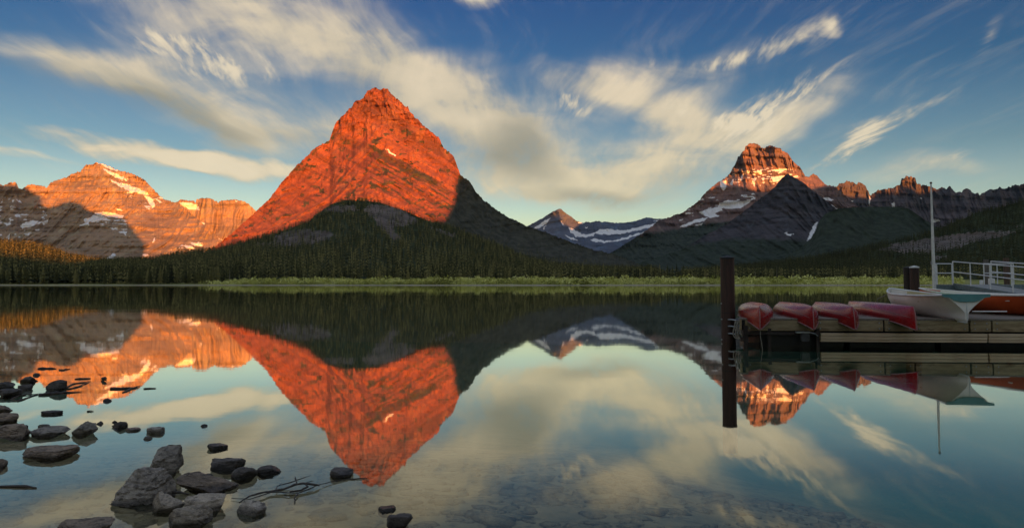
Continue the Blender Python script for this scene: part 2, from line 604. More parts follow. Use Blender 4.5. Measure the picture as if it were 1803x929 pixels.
def water_mat():
    m, b = new_mat('lake_water')
    S.nt.nodes.remove(b)
    out = S.nt.nodes['Material Output']
    co = objco()
    x, y, z = sep(co)
    fac = S(node('ShaderNodeLayerWeight').outputs['Facing'])          # 1 at grazing view
    n1 = noise(mapping(co, scale=(0.5, 1.3, 1)), 0.55, 3, 0.55)
    n2 = noise(mapping(co, scale=(0.35, 1.0, 1)), 0.05, 4, 0.6)
    patch = noise(mapping(co, scale=(0.12, 1.0, 1)), 0.05, 3, 0.55)
    bp = node('ShaderNodeBump')
    bp.inputs['Strength'].default_value = 0.17
    bp.inputs['Distance'].default_value = 0.02
    rip = noise(mapping(co, scale=(0.02, 0.16, 1)), 1.0, 3, 0.5).ss(0.60, 0.70) * noise(mapping(co, scale=(0.6, 1.6, 1)), 2.2, 2, 0.5)
    link(n1 * 0.35 + n2 * 1.5 + rip * 0.5, bp.inputs['Height'])
    gl = node('ShaderNodeBsdfGlossy')
    link(patch.lin(0.4, 0.7, 0.018, 0.045), gl.inputs['Roughness'])
    gl.inputs['Color'].default_value = (0.97, 0.955, 0.86, 1)
    link(bp.outputs[0], gl.inputs['Normal'])
    tr = node('ShaderNodeBsdfTransparent')
    tr.inputs['Color'].default_value = (0.80, 0.86, 0.78, 1)
    mx = node('ShaderNodeMixShader')
    link(ramp(fac, [(0.0, (0.03,) * 3), (0.45, (0.08,) * 3), (0.60, (0.06,) * 3), (0.66, (0.095,) * 3), (0.71, (0.22,) * 3), (0.76, (0.37,) * 3), (0.80, (0.55,) * 3), (0.88, (0.85,) * 3), (0.94, (0.96,) * 3), (1.0, (1.0,) * 3)]), mx.inputs[0])
    link(tr.outputs[0], mx.inputs[1])
    link(gl.outputs[0], mx.inputs[2])
    link(mx.outputs[0], out.inputs[0])
    return m


M_GROUND, M_BED, M_WATER = ground_mat(), bed_mat(), water_mat()

# ------------------------------------------------------------------ mountains
rayv = np.vectorize(ray)


class Sheet:
    """a mountain side traced at its own distance: from its foot up to its crest, then down the back"""

    def __init__(s, name, mat, crest, base, dc, db, q=1.35, n=400, m=160, relief=None, jag=0.6, jags=0.35, seed=0, snow=(), veg=None, label='', warp=2.2, speck=()):
        s.crest, s.base, s.dc, s.db, s.q = crest, base, dc, db, q
        x0, x1 = crest[0][0], crest[-1][0]
        px = np.linspace(x0, x1, n)
        cy = pl(px, crest) + jag * fbm(px * jags, px * 0 + seed, oct=3, seed=seed) * 2
        by = pl(px, base)
        v = np.linspace(0, 1, m)
        PX = np.repeat(px[None, :], m, 0)
        PY = by[None, :] + (cy - by)[None, :] * v[:, None]
        DD = pl(px, db)[None, :] + (pl(px, dc) - pl(px, db))[None, :] * (1 - (1 - v[:, None]) ** q)
        rx, rz = s.rays(PX, PY)
        X, Z = rx * DD, CAMH + rz * DD
        if relief is not None:
            edge = np.clip((PX - x0) / 12, 0, 1) * np.clip((x1 - PX) / 12, 0, 1)
            DD = DD + relief(PX, PY, X, Z, np.repeat(v[:, None], n, 1)) * edge
            X, Z = rx * DD, CAMH + rz * DD
        V = [np.stack([X, DD, Z], -1)]
        # the far side
        nb = 10
        t = np.linspace(0.1, 1.0, nb)[:, None]
        top = V[0][-1]
        H = np.maximum(top[:, 2], 20)
        wob = fbm(top[:, 0] / 150, top[:, 0] * 0 + 3.3, oct=3, seed=seed + 5)
        bx = top[None, :, 0] + top[None, :, 0] / top[None, :, 1] * t * H * 1.3
        byy = top[None, :, 1] + t * H[None, :] * (1.3 + 0.3 * wob[None, :])
        bz = top[None, :, 2] * (1 - t) - 25 * t + fbm(bx / 90, byy / 90, oct=3, seed=seed + 9) * 0.05 * H[None, :] * t * (1 - t) * 4
        bz = np.minimum(bz, top[None, :, 2] * (1 - t * 0.7))
        V.append(np.stack([bx, byy, bz], -1))
        V = np.concatenate(V, 0)
        M = m + nb
        i = np.arange(M - 1)[:, None] * n + np.arange(n - 1)[None, :]
        F = np.stack([i, i + 1, i + n + 1, i + n], -1).reshape(-1, 4)
        # ragged masks
        wx = PX + warp * fbm(PX * 0.22, PY * 0.22, oct=4, seed=seed + 31) * 2
        wy = PY + warp * 0.7 * fbm(PX * 0.22, PY * 0.3, oct=4, seed=seed + 47) * 2
        sn = np.zeros(PX.shape)
        for poly in snow: sn = np.maximum(sn, pip(wx, wy, poly) * 1.0)
        for poly, fx, fy, th in speck:
            sn = np.maximum(sn, pip(wx, wy, poly) * (fbm(PX * fx, PY * fy, oct=4, seed=seed + 63) > th))
        ve = np.zeros(PX.shape)
        if veg is not None: ve = veg(wx, wy, PX, PY, V[:m])
        pad = np.zeros((nb, n))
        s.obj = link_obj(name, mesh_np(name, V.reshape(-1, 3), F, mat, True, {'snow': np.concatenate([sn, pad]), 'veg': np.concatenate([ve, pad])}))
        tag(s.obj, label, None, None, 'structure')
        s.PX, s.PY, s.DD, s.px, s.cy, s.by, s.m, s.n = PX, PY, DD, px, cy, by, m, n

    @staticmethod
    def rays(PX, PY):
        a, b = (PX - CX) / FPX, (PPY - PY) / FPX
        y = math.cos(PITCH) - b * math.sin(PITCH)
        return a / y, (math.sin(PITCH) + b * math.cos(PITCH)) / y

    def point(s, px, py):
        """surface point seen at a place of the photograph, arrays in and out"""
        px, py = np.atleast_1d(np.asarray(px, float)), np.atleast_1d(np.asarray(py, float))
        fi = np.clip(np.interp(px, s.px, np.arange(s.n)), 0, s.n - 1.001)
        cy, by = np.interp(px, s.px, s.cy), np.interp(px, s.px, s.by)
        v = np.clip((py - by) / (cy - by), 0, 1) * (s.m - 1)
        vj = np.clip(v, 0, s.m - 1.001)
        i, j = fi.astype(int), vj.astype(int)
        a, b = fi - i, vj - j
        D = (s.DD[j, i] * (1 - a) * (1 - b) + s.DD[j, i + 1] * a * (1 - b) + s.DD[j + 1, i] * (1 - a) * b + s.DD[j + 1, i + 1] * a * b)
        rx, rz = s.rays(px, by + (cy - by) * v / (s.m - 1))
        return np.stack([rx * D, D, CAMH + rz * D], -1)


# ---- the red pyramid in the middle
MAIN_CREST = [(330, 462), (380, 432.5), (408.6, 410), (441, 381), (470, 355), (490.5, 328), (523, 291), (540, 275), (552, 263), (566, 254), (578, 248),
              (580.5, 246), (584, 235), (588, 224), (593, 214), (600, 207), (608, 199), (615, 191.7), (618, 190), (624.6, 179), (633, 176), (640, 172),
              (643, 166), (646, 160.5), (653, 157), (659, 155), (664, 156), (667.7, 158.5), (671, 156.5), (677, 155.5), (681, 156), (685, 159.4), (689, 166), (693.5, 170), (703, 176.6), (709, 184),
              (715, 189.5), (718, 187), (721.5, 196), (730, 206), (739, 213), (747, 223), (754, 228), (764, 236), (772, 241), (777, 252), (782, 260.6), (791, 268), (799, 275.7), (804, 288), (808, 300), (811.6, 309),
              (827.5, 319), (836.5, 335), (846, 347), (854.6, 354), (875, 370), (897.5, 383.6), (927, 398), (961, 408.5), (1006, 426.6), (1047, 440), (1080.6, 447), (1117, 461.6), (1150, 480)]


def gully(X, Z, wide, tall, seed, oct=5):
    wob = fbm(X / (wide * 3), Z / (tall * 0.7), oct=3, seed=seed + 3) * 0.8
    return fbm(X / wide + wob, Z / tall, oct=oct, seed=seed, ridged=True)


def terrace(Z, X, h, dip, seed):
    """cliff bands: 0..1 saw between ledges"""
    u = (Z + dip * X + 12 * fbm(X / 200, Z / 200, oct=3, seed=seed)) / h
    f = u - np.floor(u)
    f = np.where(f < 0.72, f / 0.72, (1 - f) / 0.28)
    f = f * f * (3 - 2 * f)
    return 0.5 + (f - 0.5) * np.clip(0.45 + 1.1 * fbm(X / 160, Z / 60, oct=3, seed=seed + 70), 0, 1)


def main_relief(PX, PY, X, Z, v):
    up = np.clip((262 - PY) / 60, 0, 1)                          # cliffs of the summit block
    low = 1 - up
    r = 55 * fbm(X / 260, Z / 300, oct=4, seed=11)
    r += -up * 52 * gully(X + 0.25 * Z, Z, 66, 260, 21) - low * 17 * gully(X - 0.6 * Z, Z, 60, 300, 27)
    r += -22 * gully(X, Z, 24, 70, 31, 4) * (0.55 + 0.45 * up)
    led = np.clip((PX - 640) / 30, 0, 1) * np.clip((PY - 250 - (PX - 650) * 0.35) / 12, 0, 1) * np.clip((815 - PX) / 40, 0, 1)
    r += led * 20 * (terrace(Z, X, 34, 0.62, 5) - 0.5) + (1 - led) * 9 * (terrace(Z, X, 30, -0.2, 6) - 0.5)
    r += 90 * ((PX - 660) / 200) ** 2 * (PX > 660) * (v > 0.05) * 0.6 + 60 * np.abs((PX - 640) / 250) ** 1.5
    r += up * -25
    r += -(14 + 20 * np.maximum(up, led)) * fbm(X / 44, Z / 36, oct=5, seed=77)
    return r * np.clip(v * 6, 0, 1)


def main_veg_shade(wx, wy, PX, PY, P):
    edge = pl(wy, [(300, 813), (318, 800), (345, 800), (365, 796), (385, 782), (460, 760)])  # outline of the cast shadow on the right flank
    flank = np.clip((wx - edge) / 6, 0, 1) * 0.78  # shaded rock painted dark grey-green here, together with its plants
    flank = np.maximum(flank, np.clip((wy - pl(wx, [(800, 392), (830, 402), (900, 424), (1000, 446), (1117, 466)])) / 5, 0, 1) * (wx > 790) * 1.0)
    led = pip(wx, wy, [(642, 250), (660, 258), (700, 278), (760, 312), (790, 330), (796, 372), (750, 370), (700, 352), (655, 330), (648, 300)])
    z = P[..., 2] + 0.62 * P[..., 0]
    stripes = (np.sin(z / 22 * 2 * math.pi + 3 * fbm(P[..., 0] / 90, P[..., 2] / 90, oct=3, seed=4)) + 1.6 * fbm(PX * 0.06, PY * 0.12, oct=4, seed=6) > 0.25)
    thin = pip(wx, wy, [(648, 252), (662, 258), (690, 275), (740, 303), (792, 338), (790, 344), (735, 312), (685, 284), (655, 262)])
    spots = fbm(PX * 0.09, PY * 0.14, oct=4, seed=91) > 0.27
    return np.maximum.reduce([flank, led * stripes * 0.50, thin * 0.55, spots * (PY > 225) * 0.55])


MAIN = Sheet('mountain', M_MAIN, MAIN_CREST, [(330, 470), (1150, 482)],
             [(330, 2150), (440, 2450), (560, 2850), (670, 2950), (810, 2900), (930, 2750), (1150, 2300)],
             [(330, 1900), (660, 1950), (850, 2000), (1150, 1950)], 1.5, 780, 315, main_relief, 1.1, 0.4, 3,
             snow=[[(676, 261), (688, 267), (698, 271.5), (697, 273.5), (686, 269)]], veg=main_veg_shade,
             label='steep red pyramid mountain in the middle, glowing in sunrise light')

# ---- wooded foothill in front of it
FOOT_CREST = [(150, 478), (200, 470), (240, 466), (275, 462), (317, 451), (356, 446), (400, 437), (466, 417), (511, 402), (542, 391), (560, 375), (584, 359), (608, 352), (633, 353), (666, 356),
              (710, 370), (744, 385), (777, 395), (800, 401), (825, 413), (870, 431), (927, 458), (980, 472), (1060, 481), (1160, 487)]
ROCKS_ON_FOOT = [[(480, 434), (484, 416), (500, 408), (542, 401), (551, 405), (575, 407), (591, 412), (582, 421), (555, 428), (511, 434)],
                 [(640, 368), (655, 359), (688, 362), (715, 372), (733, 385), (737, 392), (709, 397), (690, 401), (706, 419), (695, 423), (673, 406), (660, 388)],
                 [(556, 372), (588, 361), (626, 362), (632, 371), (600, 373)], [(432, 430), (478, 427), (478, 431), (434, 433)], [(752, 398), (800, 412), (804, 418), (770, 408)]]


def foot_relief(PX, PY, X, Z, v):
    return (70 * fbm(X / 260, Z / 90, oct=4, seed=51) - 22 * gully(X, Z, 45, 50, 54)) * np.clip(v * 5, 0, 1) * np.clip((1.02 - v) * 6, 0.15, 1)


def foot_veg(wx, wy, PX, PY, P):
    r = np.ones(PX.shape)
    for p in ROCKS_ON_FOOT: r = np.where(pip(wx, wy, p), 0.12, r)
    return r


FOOT = Sheet('foothill', M_FOOT, FOOT_CREST, [(150, 491), (1160, 491)],
             [(150, 820), (240, 1000), (400, 1500), (600, 1850), (720, 1850), (830, 1700), (1000, 1150), (1160, 900)],
             [(150, 690), (380, 740), (1160, 860)], 1.15, 420, 120, foot_relief, 0.4, 0.3, 8, veg=foot_veg, label='dark wooded foothill with bare rock outcrops below the red mountain', warp=3.0)

# ---- left mountains
GOULD_CREST = [(-40, 318), (-15, 327), (0, 324.6), (6, 327), (16, 322), (20, 321), (28, 321.5), (31, 327), (33, 331), (37, 332), (42.6, 331), (47, 327), (49, 325.5), (58, 324.5), (66.6, 325.4), (76, 327), (80, 328.6), (82, 332),
               (84, 330), (88, 322), (96, 318), (106.5, 315), (116, 312), (120, 311), (125, 307), (134, 303), (142, 302), (145, 296.6), (150, 290.8), (158, 289), (165, 289.2), (168, 287), (170.4, 286), (177, 288), (186, 291), (198, 295), (210, 300.6),
               (222, 303), (231.6, 306), (243, 310), (255.6, 318), (263, 325), (269, 332.6), (279, 342), (287.5, 350), (300, 354), (317, 360), (336, 376), (354, 390), (372, 407), (391, 424), (420, 450)]
GOULD_SNOW = [[(171, 286), (178, 288), (188, 291), (200, 296), (212, 301), (200, 300), (186, 294)], [(182, 296), (190, 300), (204, 305), (220, 313), (223, 318), (212, 315), (196, 309), (184, 301)],
              [(192, 314), (205, 320), (222, 324), (240, 331), (258, 338), (262, 343), (250, 342), (230, 336), (210, 328)], [(252, 344), (262, 346), (270, 354), (274, 362), (268, 366), (262, 356)],
              [(272, 349), (280, 353), (288, 358), (280, 357)], [(203, 368), (214, 368), (216, 371), (206, 371)], [(166, 375), (186, 373), (206, 376), (219, 380), (214, 384), (196, 382), (176, 380)],
              [(146, 386), (165, 380), (185, 384), (172, 389), (150, 393)], [(139, 397), (152, 392), (160, 396), (150, 399)], [(163, 378), (178, 381), (196, 387), (186, 389), (168, 385)], [(36, 398), (48, 390), (58, 388), (78, 390), (62, 396), (50, 401), (40, 402)],
              [(75, 392), (86, 386), (84, 392), (76, 396)], [(28, 351), (34, 352), (39, 358), (33, 357)], [(19, 352), (26, 352), (24, 356)], [(0, 356), (6, 350), (2, 357)],
              [(43, 412), (54, 409), (50, 414), (44, 415)], [(10, 418), (18, 411), (16, 420), (9, 424)], [(6, 391), (14, 393), (20, 394), (12, 399)], [(0, 388), (5, 390), (2, 393)], [(186, 456), (198, 447), (206, 448), (196, 455), (190, 458)],
              [(193, 402), (200, 401), (208, 400), (207, 403), (198, 404)], [(217, 406), (223, 410), (223, 415), (218, 412)], [(73, 382), (77, 380), (75, 386)], [(250, 447), (256, 446), (262, 450), (254, 451)],
              [(267, 425), (274, 417), (272, 424), (268, 427)], [(337, 427), (350, 427), (358, 432), (345, 433)], [(322, 431), (334, 432), (344, 438), (330, 436)], [(70, 363), (72, 366), (70, 372)]]


def gould_relief(PX, PY, X, Z, v):
    r = 200 * fbm(X / 900, Z / 700, oct=4, seed=111)
    # the sharp edge running down from the summit: the right hand face turns away
    edge = pl(PY, [(286, 170), (330, 200), (360, 217), (385, 226), (420, 240), (460, 270)])
    r += np.clip((PX - edge) / 45, 0, 1) * 330 * np.clip((400 - PY) / 60, 0, 1)
    r += np.clip((edge - PX) / 130, 0, 1) * 260
    r += -60 * gully(X, Z, 130, 480, 121) - 22 * gully(X, Z, 45, 150, 127, 4)
    r += 100 * (terrace(Z, X, 210, 0.05, 15) - 0.5) * np.clip((PX + 400) / 500, 0, 1) + 26 * (terrace(Z, X, 55, 0.04, 16) - 0.5)
    r += -30 * fbm(X / 90, Z / 90, oct=4, seed=177)
    # spur that starts at (250, 385)
    return r * np.clip(v * 6, 0, 1)


GOULD = Sheet('mountain', M_GOULD, GOULD_CREST, [(-40, 492), (420, 492)], [(-40, 8300), (170, 8200), (300, 7700), (420, 6200)], [(-40, 6600), (420, 5400)], 1.5, 560, 220,
              gould_relief, 1.0, 0.5, 5, GOULD_SNOW, veg=lambda wx, wy, PX, PY, P: np.clip((wy - 440) / 30, 0, 1) * 0.6 + pip(wx, wy, [(310, 435), (340, 430), (372, 438), (350, 446), (318, 446)]) * 0.5,
              label='broad banded mountain at the left with snow strips, half in shadow', warp=1.5,
              speck=[([(-20, 345), (70, 355), (90, 395), (60, 430), (-20, 440)], .09, .22, .42), ([(150, 380), (225, 388), (230, 420), (150, 400)], .06, .5, .36), ([(178, 290), (290, 350), (268, 372), (225, 345)], .07, .35, .38), ([(330, 425), (360, 428), (350, 440), (300, 440)], .1, .5, .3)])
ANGEL_CREST = [(285, 356), (312, 356), (315.5, 352.5), (322, 351.5), (330, 352.5), (342, 354), (344, 357), (346, 351), (355, 349), (363.4, 348.5), (372, 350), (382, 355), (384, 358), (387, 354), (391.4, 352.5), (402, 351.5), (415, 351), (423, 352.5), (430, 355), (436.6, 358), (443, 364), (450, 370), (470, 395), (490, 420)]
ANGEL = Sheet('mountain', M_GOULD, ANGEL_CREST, [(285, 470), (490, 470)], [(285, 9600), (490, 9400)], [(285, 8900), (490, 8700)], 1.6, 230, 130,
              lambda PX, PY, X, Z, v: (120 * fbm(X / 400, Z / 700, oct=4, seed=141) - 90 * gully(X, Z, 150, 900, 143) + 40 * (terrace(Z, X, 160, 0.0, 17) - 0.5)) * np.clip(v * 6, 0, 1),
              0.9, 0.5, 6, [[(316, 357), (330, 356), (345, 360), (352, 370), (335, 369), (320, 362)], [(352, 391), (362, 393), (361, 397), (354, 395)], [(372, 413), (386, 419), (392, 424), (378, 419)], [(414, 353), (418, 353), (416, 356)]],
              label='lower flat topped orange cliff between the left mountain and the red pyramid', warp=1.2)

# ---- small left wooded hill
LHILL_CREST = [(-60, 425), (-20, 428), (0, 431), (53, 436), (88, 444), (120, 457), (160, 465), (192, 470), (230, 478), (270, 487)]
LHILL = Sheet('foothill', M_FOOT, LHILL_CREST, [(-60, 493), (270, 493)], [(-60, 1150), (130, 1050), (270, 760)], [(-60, 660), (270, 690)], 1.1, 120, 60,
              lambda PX, PY, X, Z, v: 25 * fbm(X / 120, Z / 50, oct=3, seed=61) * np.clip(v * 4, 0, 1), 0.3, 0.3, 9, veg=lambda wx, wy, PX, PY, P: np.ones(PX.shape), label='low wooded hill at the left edge with reddish tree tops')

# ---- right hand range
ICE_CREST = [(1420, 330), (1450, 326), (1469, 329), (1474, 327), (1477, 324), (1484, 322), (1492, 319), (1498, 320), (1504, 321), (1508, 325), (1510, 322), (1512, 320.5), (1518, 323), (1524, 327), (1528, 335), (1531.5, 342), (1534, 343), (1537, 340), (1546, 335), (1557.5, 331), (1563, 332), (1569, 331), (1577, 327),
             (1585, 324), (1587, 316), (1592, 312), (1598, 309.5), (1605, 310), (1612, 315), (1615, 324), (1624, 326), (1634, 328), (1643, 330), (1652, 333.5), (1659, 329.5), (1666, 333), (1670, 329), (1673, 327), (1677, 333), (1680, 337.5), (1691, 338.6), (1697, 335),
             (1702, 332), (1708, 335), (1713.5, 339), (1725, 342), (1735, 337), (1743, 334), (1752, 333), (1761, 329.6), (1767, 333), (1775, 330), (1786, 326), (1795, 326), (1803, 324), (1830, 318), (1870, 322)]
ICE = Sheet('mountain', M_ICE, ICE_CREST, [(1420, 470), (1870, 470)], [(1420, 8300), (1870, 8300)], [(1420, 7500), (1870, 7500)], 1.7, 480, 140,
            lambda PX, PY, X, Z, v: (160 * fbm(X / 500, Z / 900, oct=4, seed=151) - 70 * gully(X, Z, 110, 600, 153) - 25 * gully(X, Z, 35, 150, 155, 4) + 60 * (terrace(Z, X, 150, 0.05, 18) - 0.5)) * np.clip(v * 6, 0, 1),
            1.4, 0.45, 12, [[(1618, 349), (1624, 349), (1622, 351)], [(1530, 345), (1533, 350), (1532, 364), (1530, 360)], [(1640, 386), (1652, 385), (1656, 389), (1643, 392)], [(1497, 353), (1503, 353), (1500, 355)], [(1570, 358), (1575, 356), (1575, 366), (1572, 365)]],
            label='long jagged cliff wall along the right skyline with lit towers', warp=1.0)

WILBUR_CREST = [(1060, 455), (1100, 430), (1140, 404), (1160, 388), (1190, 378), (1204, 373), (1224, 358), (1233, 350), (1245, 336), (1256, 327), (1268, 319), (1277, 313), (1284, 307), (1290, 296), (1297.6, 282.6), (1299, 277), (1302, 276), (1307, 266.6), (1311, 264), (1312.6, 257), (1318, 254), (1326.8, 251.5), (1333, 253),
                (1338, 256), (1340, 259), (1343, 259), (1344.6, 262), (1347, 260), (1350, 258), (1356, 255.6), (1362, 257), (1366, 260), (1373, 261), (1377, 265), (1382, 267), (1387, 270), (1391, 275), (1396, 282.6), (1402, 290), (1407, 291), (1410, 297), (1414, 304), (1418, 310), (1422, 312), (1425, 311), (1429, 307),
                (1433, 306), (1438, 308), (1442, 314), (1446, 317), (1451, 322), (1456, 327), (1462, 327), (1469, 328), (1476, 334), (1490, 346), (1510, 362), (1540, 380), (1570, 400), (1600, 425)]
WILBUR_SNOW = [[(1269, 320), (1278, 318), (1278, 333), (1273, 336), (1268, 328)], [(1267, 358), (1282, 352), (1300, 355), (1318, 352), (1328, 348), (1318, 358), (1304, 366), (1285, 367), (1262, 366)],
               [(1230, 374), (1248, 367), (1266, 364), (1272, 370), (1258, 376), (1266, 381), (1250, 383), (1240, 379)], [(1196, 400), (1210, 392), (1228, 386), (1246, 382), (1240, 389), (1222, 393), (1206, 399)], [(1224, 396), (1238, 393), (1235, 397), (1226, 398)],
               [(1307, 302), (1320, 301), (1320, 304), (1309, 306)], [(1326, 302), (1342, 299), (1342, 307), (1330, 305)], [(1354, 300), (1376, 297), (1390, 298), (1376, 302)], [(1356, 312), (1380, 309), (1382, 313), (1370, 320), (1360, 318)], [(1322, 315), (1334, 313), (1330, 318)],
               [(1288, 317), (1292, 316), (1290, 325), (1287, 325)], [(1446, 349), (1456, 347), (1470, 352), (1462, 353), (1452, 353)], [(1456, 359), (1466, 362), (1476, 368), (1468, 370), (1460, 366)], [(1437, 367), (1444, 366), (1452, 373), (1440, 374)], [(1450, 367), (1460, 371), (1466, 374), (1454, 372)],
               [(1340, 313), (1346, 312), (1344, 318)], [(1326, 323), (1329, 318), (1328, 330)], [(1306, 310), (1310, 304), (1306, 318), (1302, 318)]]


def wilbur_relief(PX, PY, X, Z, v):
    up = np.clip((330 - PY) / 20, 0, 1)
    top = np.clip((300 - PY) / 14, 0, 1)
    r = 170 * fbm(X / 700, Z / 700, oct=4, seed=161)
    r += -top * 190 * gully(X, Z, 130, 1000, 163) - up * 50 * gully(X, Z, 55, 400, 167) - (1 - up) * 60 * gully(X, Z, 120, 300, 171)
    r += -16 * gully(X, Z, 28, 80, 173, 4)
    r += up * 70 * (terrace(Z, X, 90, 0.0, 19) - 0.5) + (1 - up) * 50 * (terrace(Z, X, 110, 0.0, 20) - 0.5)
    r += 170 * np.abs((PX - 1345) / 60) ** 1.6 * up
    return r * np.clip(v * 6, 0, 1)


WILBUR = Sheet('mountain', M_WILBUR, WILBUR_CREST, [(1060, 485), (1600, 485)], [(1060, 5300), (1200, 6300), (1330, 6700), (1470, 6800), (1600, 6600)], [(1060, 4900), (1600, 5100)], 1.6, 560, 240, wilbur_relief, 1.0, 0.5, 14,
               WILBUR_SNOW, veg=lambda wx, wy, PX, PY, P: np.clip((wy - pl(wx, [(1100, 400), (1200, 385), (1240, 376), (1330, 372), (1600, 400)])) / 30, 0, 1) * 0.9,
               label='tall castle shaped peak at the right with glowing snow streaked cliffs', warp=1.0,
               speck=[([(1290, 298), (1400, 294), (1410, 318), (1380, 324), (1300, 330), (1276, 322)], .11, .62, .40), ([(1200, 350), (1330, 340), (1330, 352), (1240, 372), (1190, 392)], .08, .5, .42)])
SNOWY_CREST = [(890, 425), (928, 398), (942, 391), (956.6, 383), (972, 373), (983, 367.3), (986.7, 367), (993, 372), (1000, 378), (1007, 382), (1013, 387.7), (1021, 391), (1028, 392), (1032, 390), (1036, 390.5), (1040, 392), (1043, 391), (1048, 389), (1054.6, 389), (1060, 391), (1066, 390), (1088.6, 392.5), (1113, 390.5), (1128, 386), (1139.5, 382.4), (1145, 383), (1151, 384.8), (1179, 384.5), (1215, 386), (1260, 400)]
SNOWY_SNOW = [[(940, 401), (952, 394), (962, 387), (968, 383), (964, 392), (954, 398), (944, 404)], [(956, 404), (961, 397), (959, 405)], [(1001, 400), (1010, 404), (1024, 412), (1040, 412), (1048, 409), (1046, 415), (1030, 418), (1014, 416), (1004, 408)], [(1048, 409), (1058, 403), (1070, 403), (1092, 406), (1114, 402), (1136, 397), (1160, 392), (1176, 389), (1172, 394), (1146, 400), (1120, 406), (1098, 411), (1074, 413), (1054, 412)],
              [(994, 413), (1002, 416), (1014, 420), (1019, 423), (1006, 421)], [(1040, 422), (1046, 420), (1064, 424), (1080, 423), (1096, 419), (1120, 411), (1146, 405), (1142, 408), (1116, 416), (1092, 424), (1066, 427), (1044, 425)], [(1018, 390), (1028, 393), (1022, 394)], [(1150, 389), (1168, 386), (1176, 387), (1160, 391)],
              [(988, 388), (996, 398), (990, 394)], [(1030, 399), (1036, 401), (1031, 402)], [(1160, 400), (1166, 399), (1163, 402)]]
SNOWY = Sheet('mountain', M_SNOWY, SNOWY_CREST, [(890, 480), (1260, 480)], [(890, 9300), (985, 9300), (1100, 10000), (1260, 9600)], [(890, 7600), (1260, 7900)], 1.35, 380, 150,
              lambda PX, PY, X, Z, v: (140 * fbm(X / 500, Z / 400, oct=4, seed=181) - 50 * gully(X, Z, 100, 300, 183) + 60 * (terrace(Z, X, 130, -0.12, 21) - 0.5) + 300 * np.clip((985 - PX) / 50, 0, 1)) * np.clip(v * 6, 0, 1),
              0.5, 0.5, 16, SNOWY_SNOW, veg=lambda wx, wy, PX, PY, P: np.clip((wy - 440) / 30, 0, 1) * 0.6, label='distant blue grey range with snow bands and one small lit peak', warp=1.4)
TRI_CREST = [(1080, 478), (1150, 455), (1200, 440), (1240, 415), (1278, 395), (1310, 372), (1340, 348), (1352, 340), (1366, 327), (1377, 313), (1383, 308), (1387, 306), (1392, 309), (1402, 314), (1415, 322), (1428, 333), (1445, 346), (1468, 364), (1495, 384), (1530, 405), (1580, 430), (1620, 450)]
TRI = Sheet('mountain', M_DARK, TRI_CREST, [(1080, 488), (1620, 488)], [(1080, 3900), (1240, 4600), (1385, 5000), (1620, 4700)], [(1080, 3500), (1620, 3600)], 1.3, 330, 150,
            lambda PX, PY, X, Z, v: (110 * fbm(X / 400, Z / 400, oct=4, seed=191) - 75 * gully(X, Z, 100, 420, 193) - 26 * gully(X, Z, 32, 120, 195, 4) + 10 * (terrace(Z, X, 42, 0.1, 41) - 0.5) + 130 * np.abs((PX - 1385) / 90) ** 1.4 * (PY < 430)) * np.clip(v * 6, 0, 1),
            0.6, 0.4, 18, [[(1436, 392), (1440, 390), (1436, 404), (1428, 418), (1421, 424), (1426, 408)], [(1384, 412), (1398, 411), (1392, 415)], [(1381, 410), (1386, 409), (1385, 413)]],
            veg=lambda wx, wy, PX, PY, P: np.clip((wy - pl(wx, [(1100, 430), (1300, 405), (1450, 410), (1600, 420)])) / 30, 0, 1), label='dark pointed peak standing in shadow before the castle shaped peak', warp=1.2)
MID_CREST = [(1330, 475), (1380, 456), (1406, 438), (1425, 425), (1436, 406), (1443, 388), (1453, 376), (1475, 367), (1500, 365), (1540, 364), (1580, 364), (1600, 367), (1612, 375), (1630, 388), (1660, 405), (1700, 425), (1760, 450)]
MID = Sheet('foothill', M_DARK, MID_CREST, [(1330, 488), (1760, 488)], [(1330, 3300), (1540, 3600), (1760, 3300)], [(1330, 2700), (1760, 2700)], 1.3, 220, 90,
            lambda PX, PY, X, Z, v: (60 * fbm(X / 250, Z / 200, oct=4, seed=201) - 20 * gully(X, Z, 60, 120, 203)) * np.clip(v * 6, 0, 1), 0.5, 0.4, 20, veg=lambda wx, wy, PX, PY, P: np.full(PX.shape, 0.85),
            label='dark rounded wooded hill before the right cliff wall', warp=1.2)
RH_CREST = [(1200, 488), (1260, 480), (1300, 475), (1350, 468), (1400, 460), (1440, 455), (1480, 447), (1520, 438), (1560, 428), (1600, 419), (1640, 409), (1662, 400), (1690, 388), (1720, 374), (1760, 366), (1780, 360), (1803, 352), (1850, 338), (1900, 330)]
SCRUB = [[(1540, 440), (1580, 428), (1640, 418), (1700, 409), (1770, 405), (1790, 408), (1770, 417), (1720, 424), (1690, 436), (1640, 445), (1590, 446)], [(1640, 452), (1670, 448), (1668, 456), (1645, 458)], [(1790, 398), (1803, 392), (1803, 400)]]


def rh_veg(wx, wy, PX, PY, P):
    r = np.ones(PX.shape)
    for p in SCRUB: r = np.where(pip(wx, wy, p), 0.30, r)
    return r


RH = Sheet('foothill', M_FOOT, RH_CREST, [(1200, 491), (1900, 491)], [(1200, 950), (1400, 1300), (1640, 1500), (1900, 1500)], [(1200, 830), (1900, 760)], 1.2, 300, 100,
           lambda PX, PY, X, Z, v: (40 * fbm(X / 160, Z / 70, oct=4, seed=211) - 12 * gully(X, Z, 35, 40, 213)) * np.clip(v * 5, 0, 1), 0.4, 0.4, 22, veg=rh_veg, label='dark hillside rising at the right behind the dock with an open scrub slope', warp=3.0)


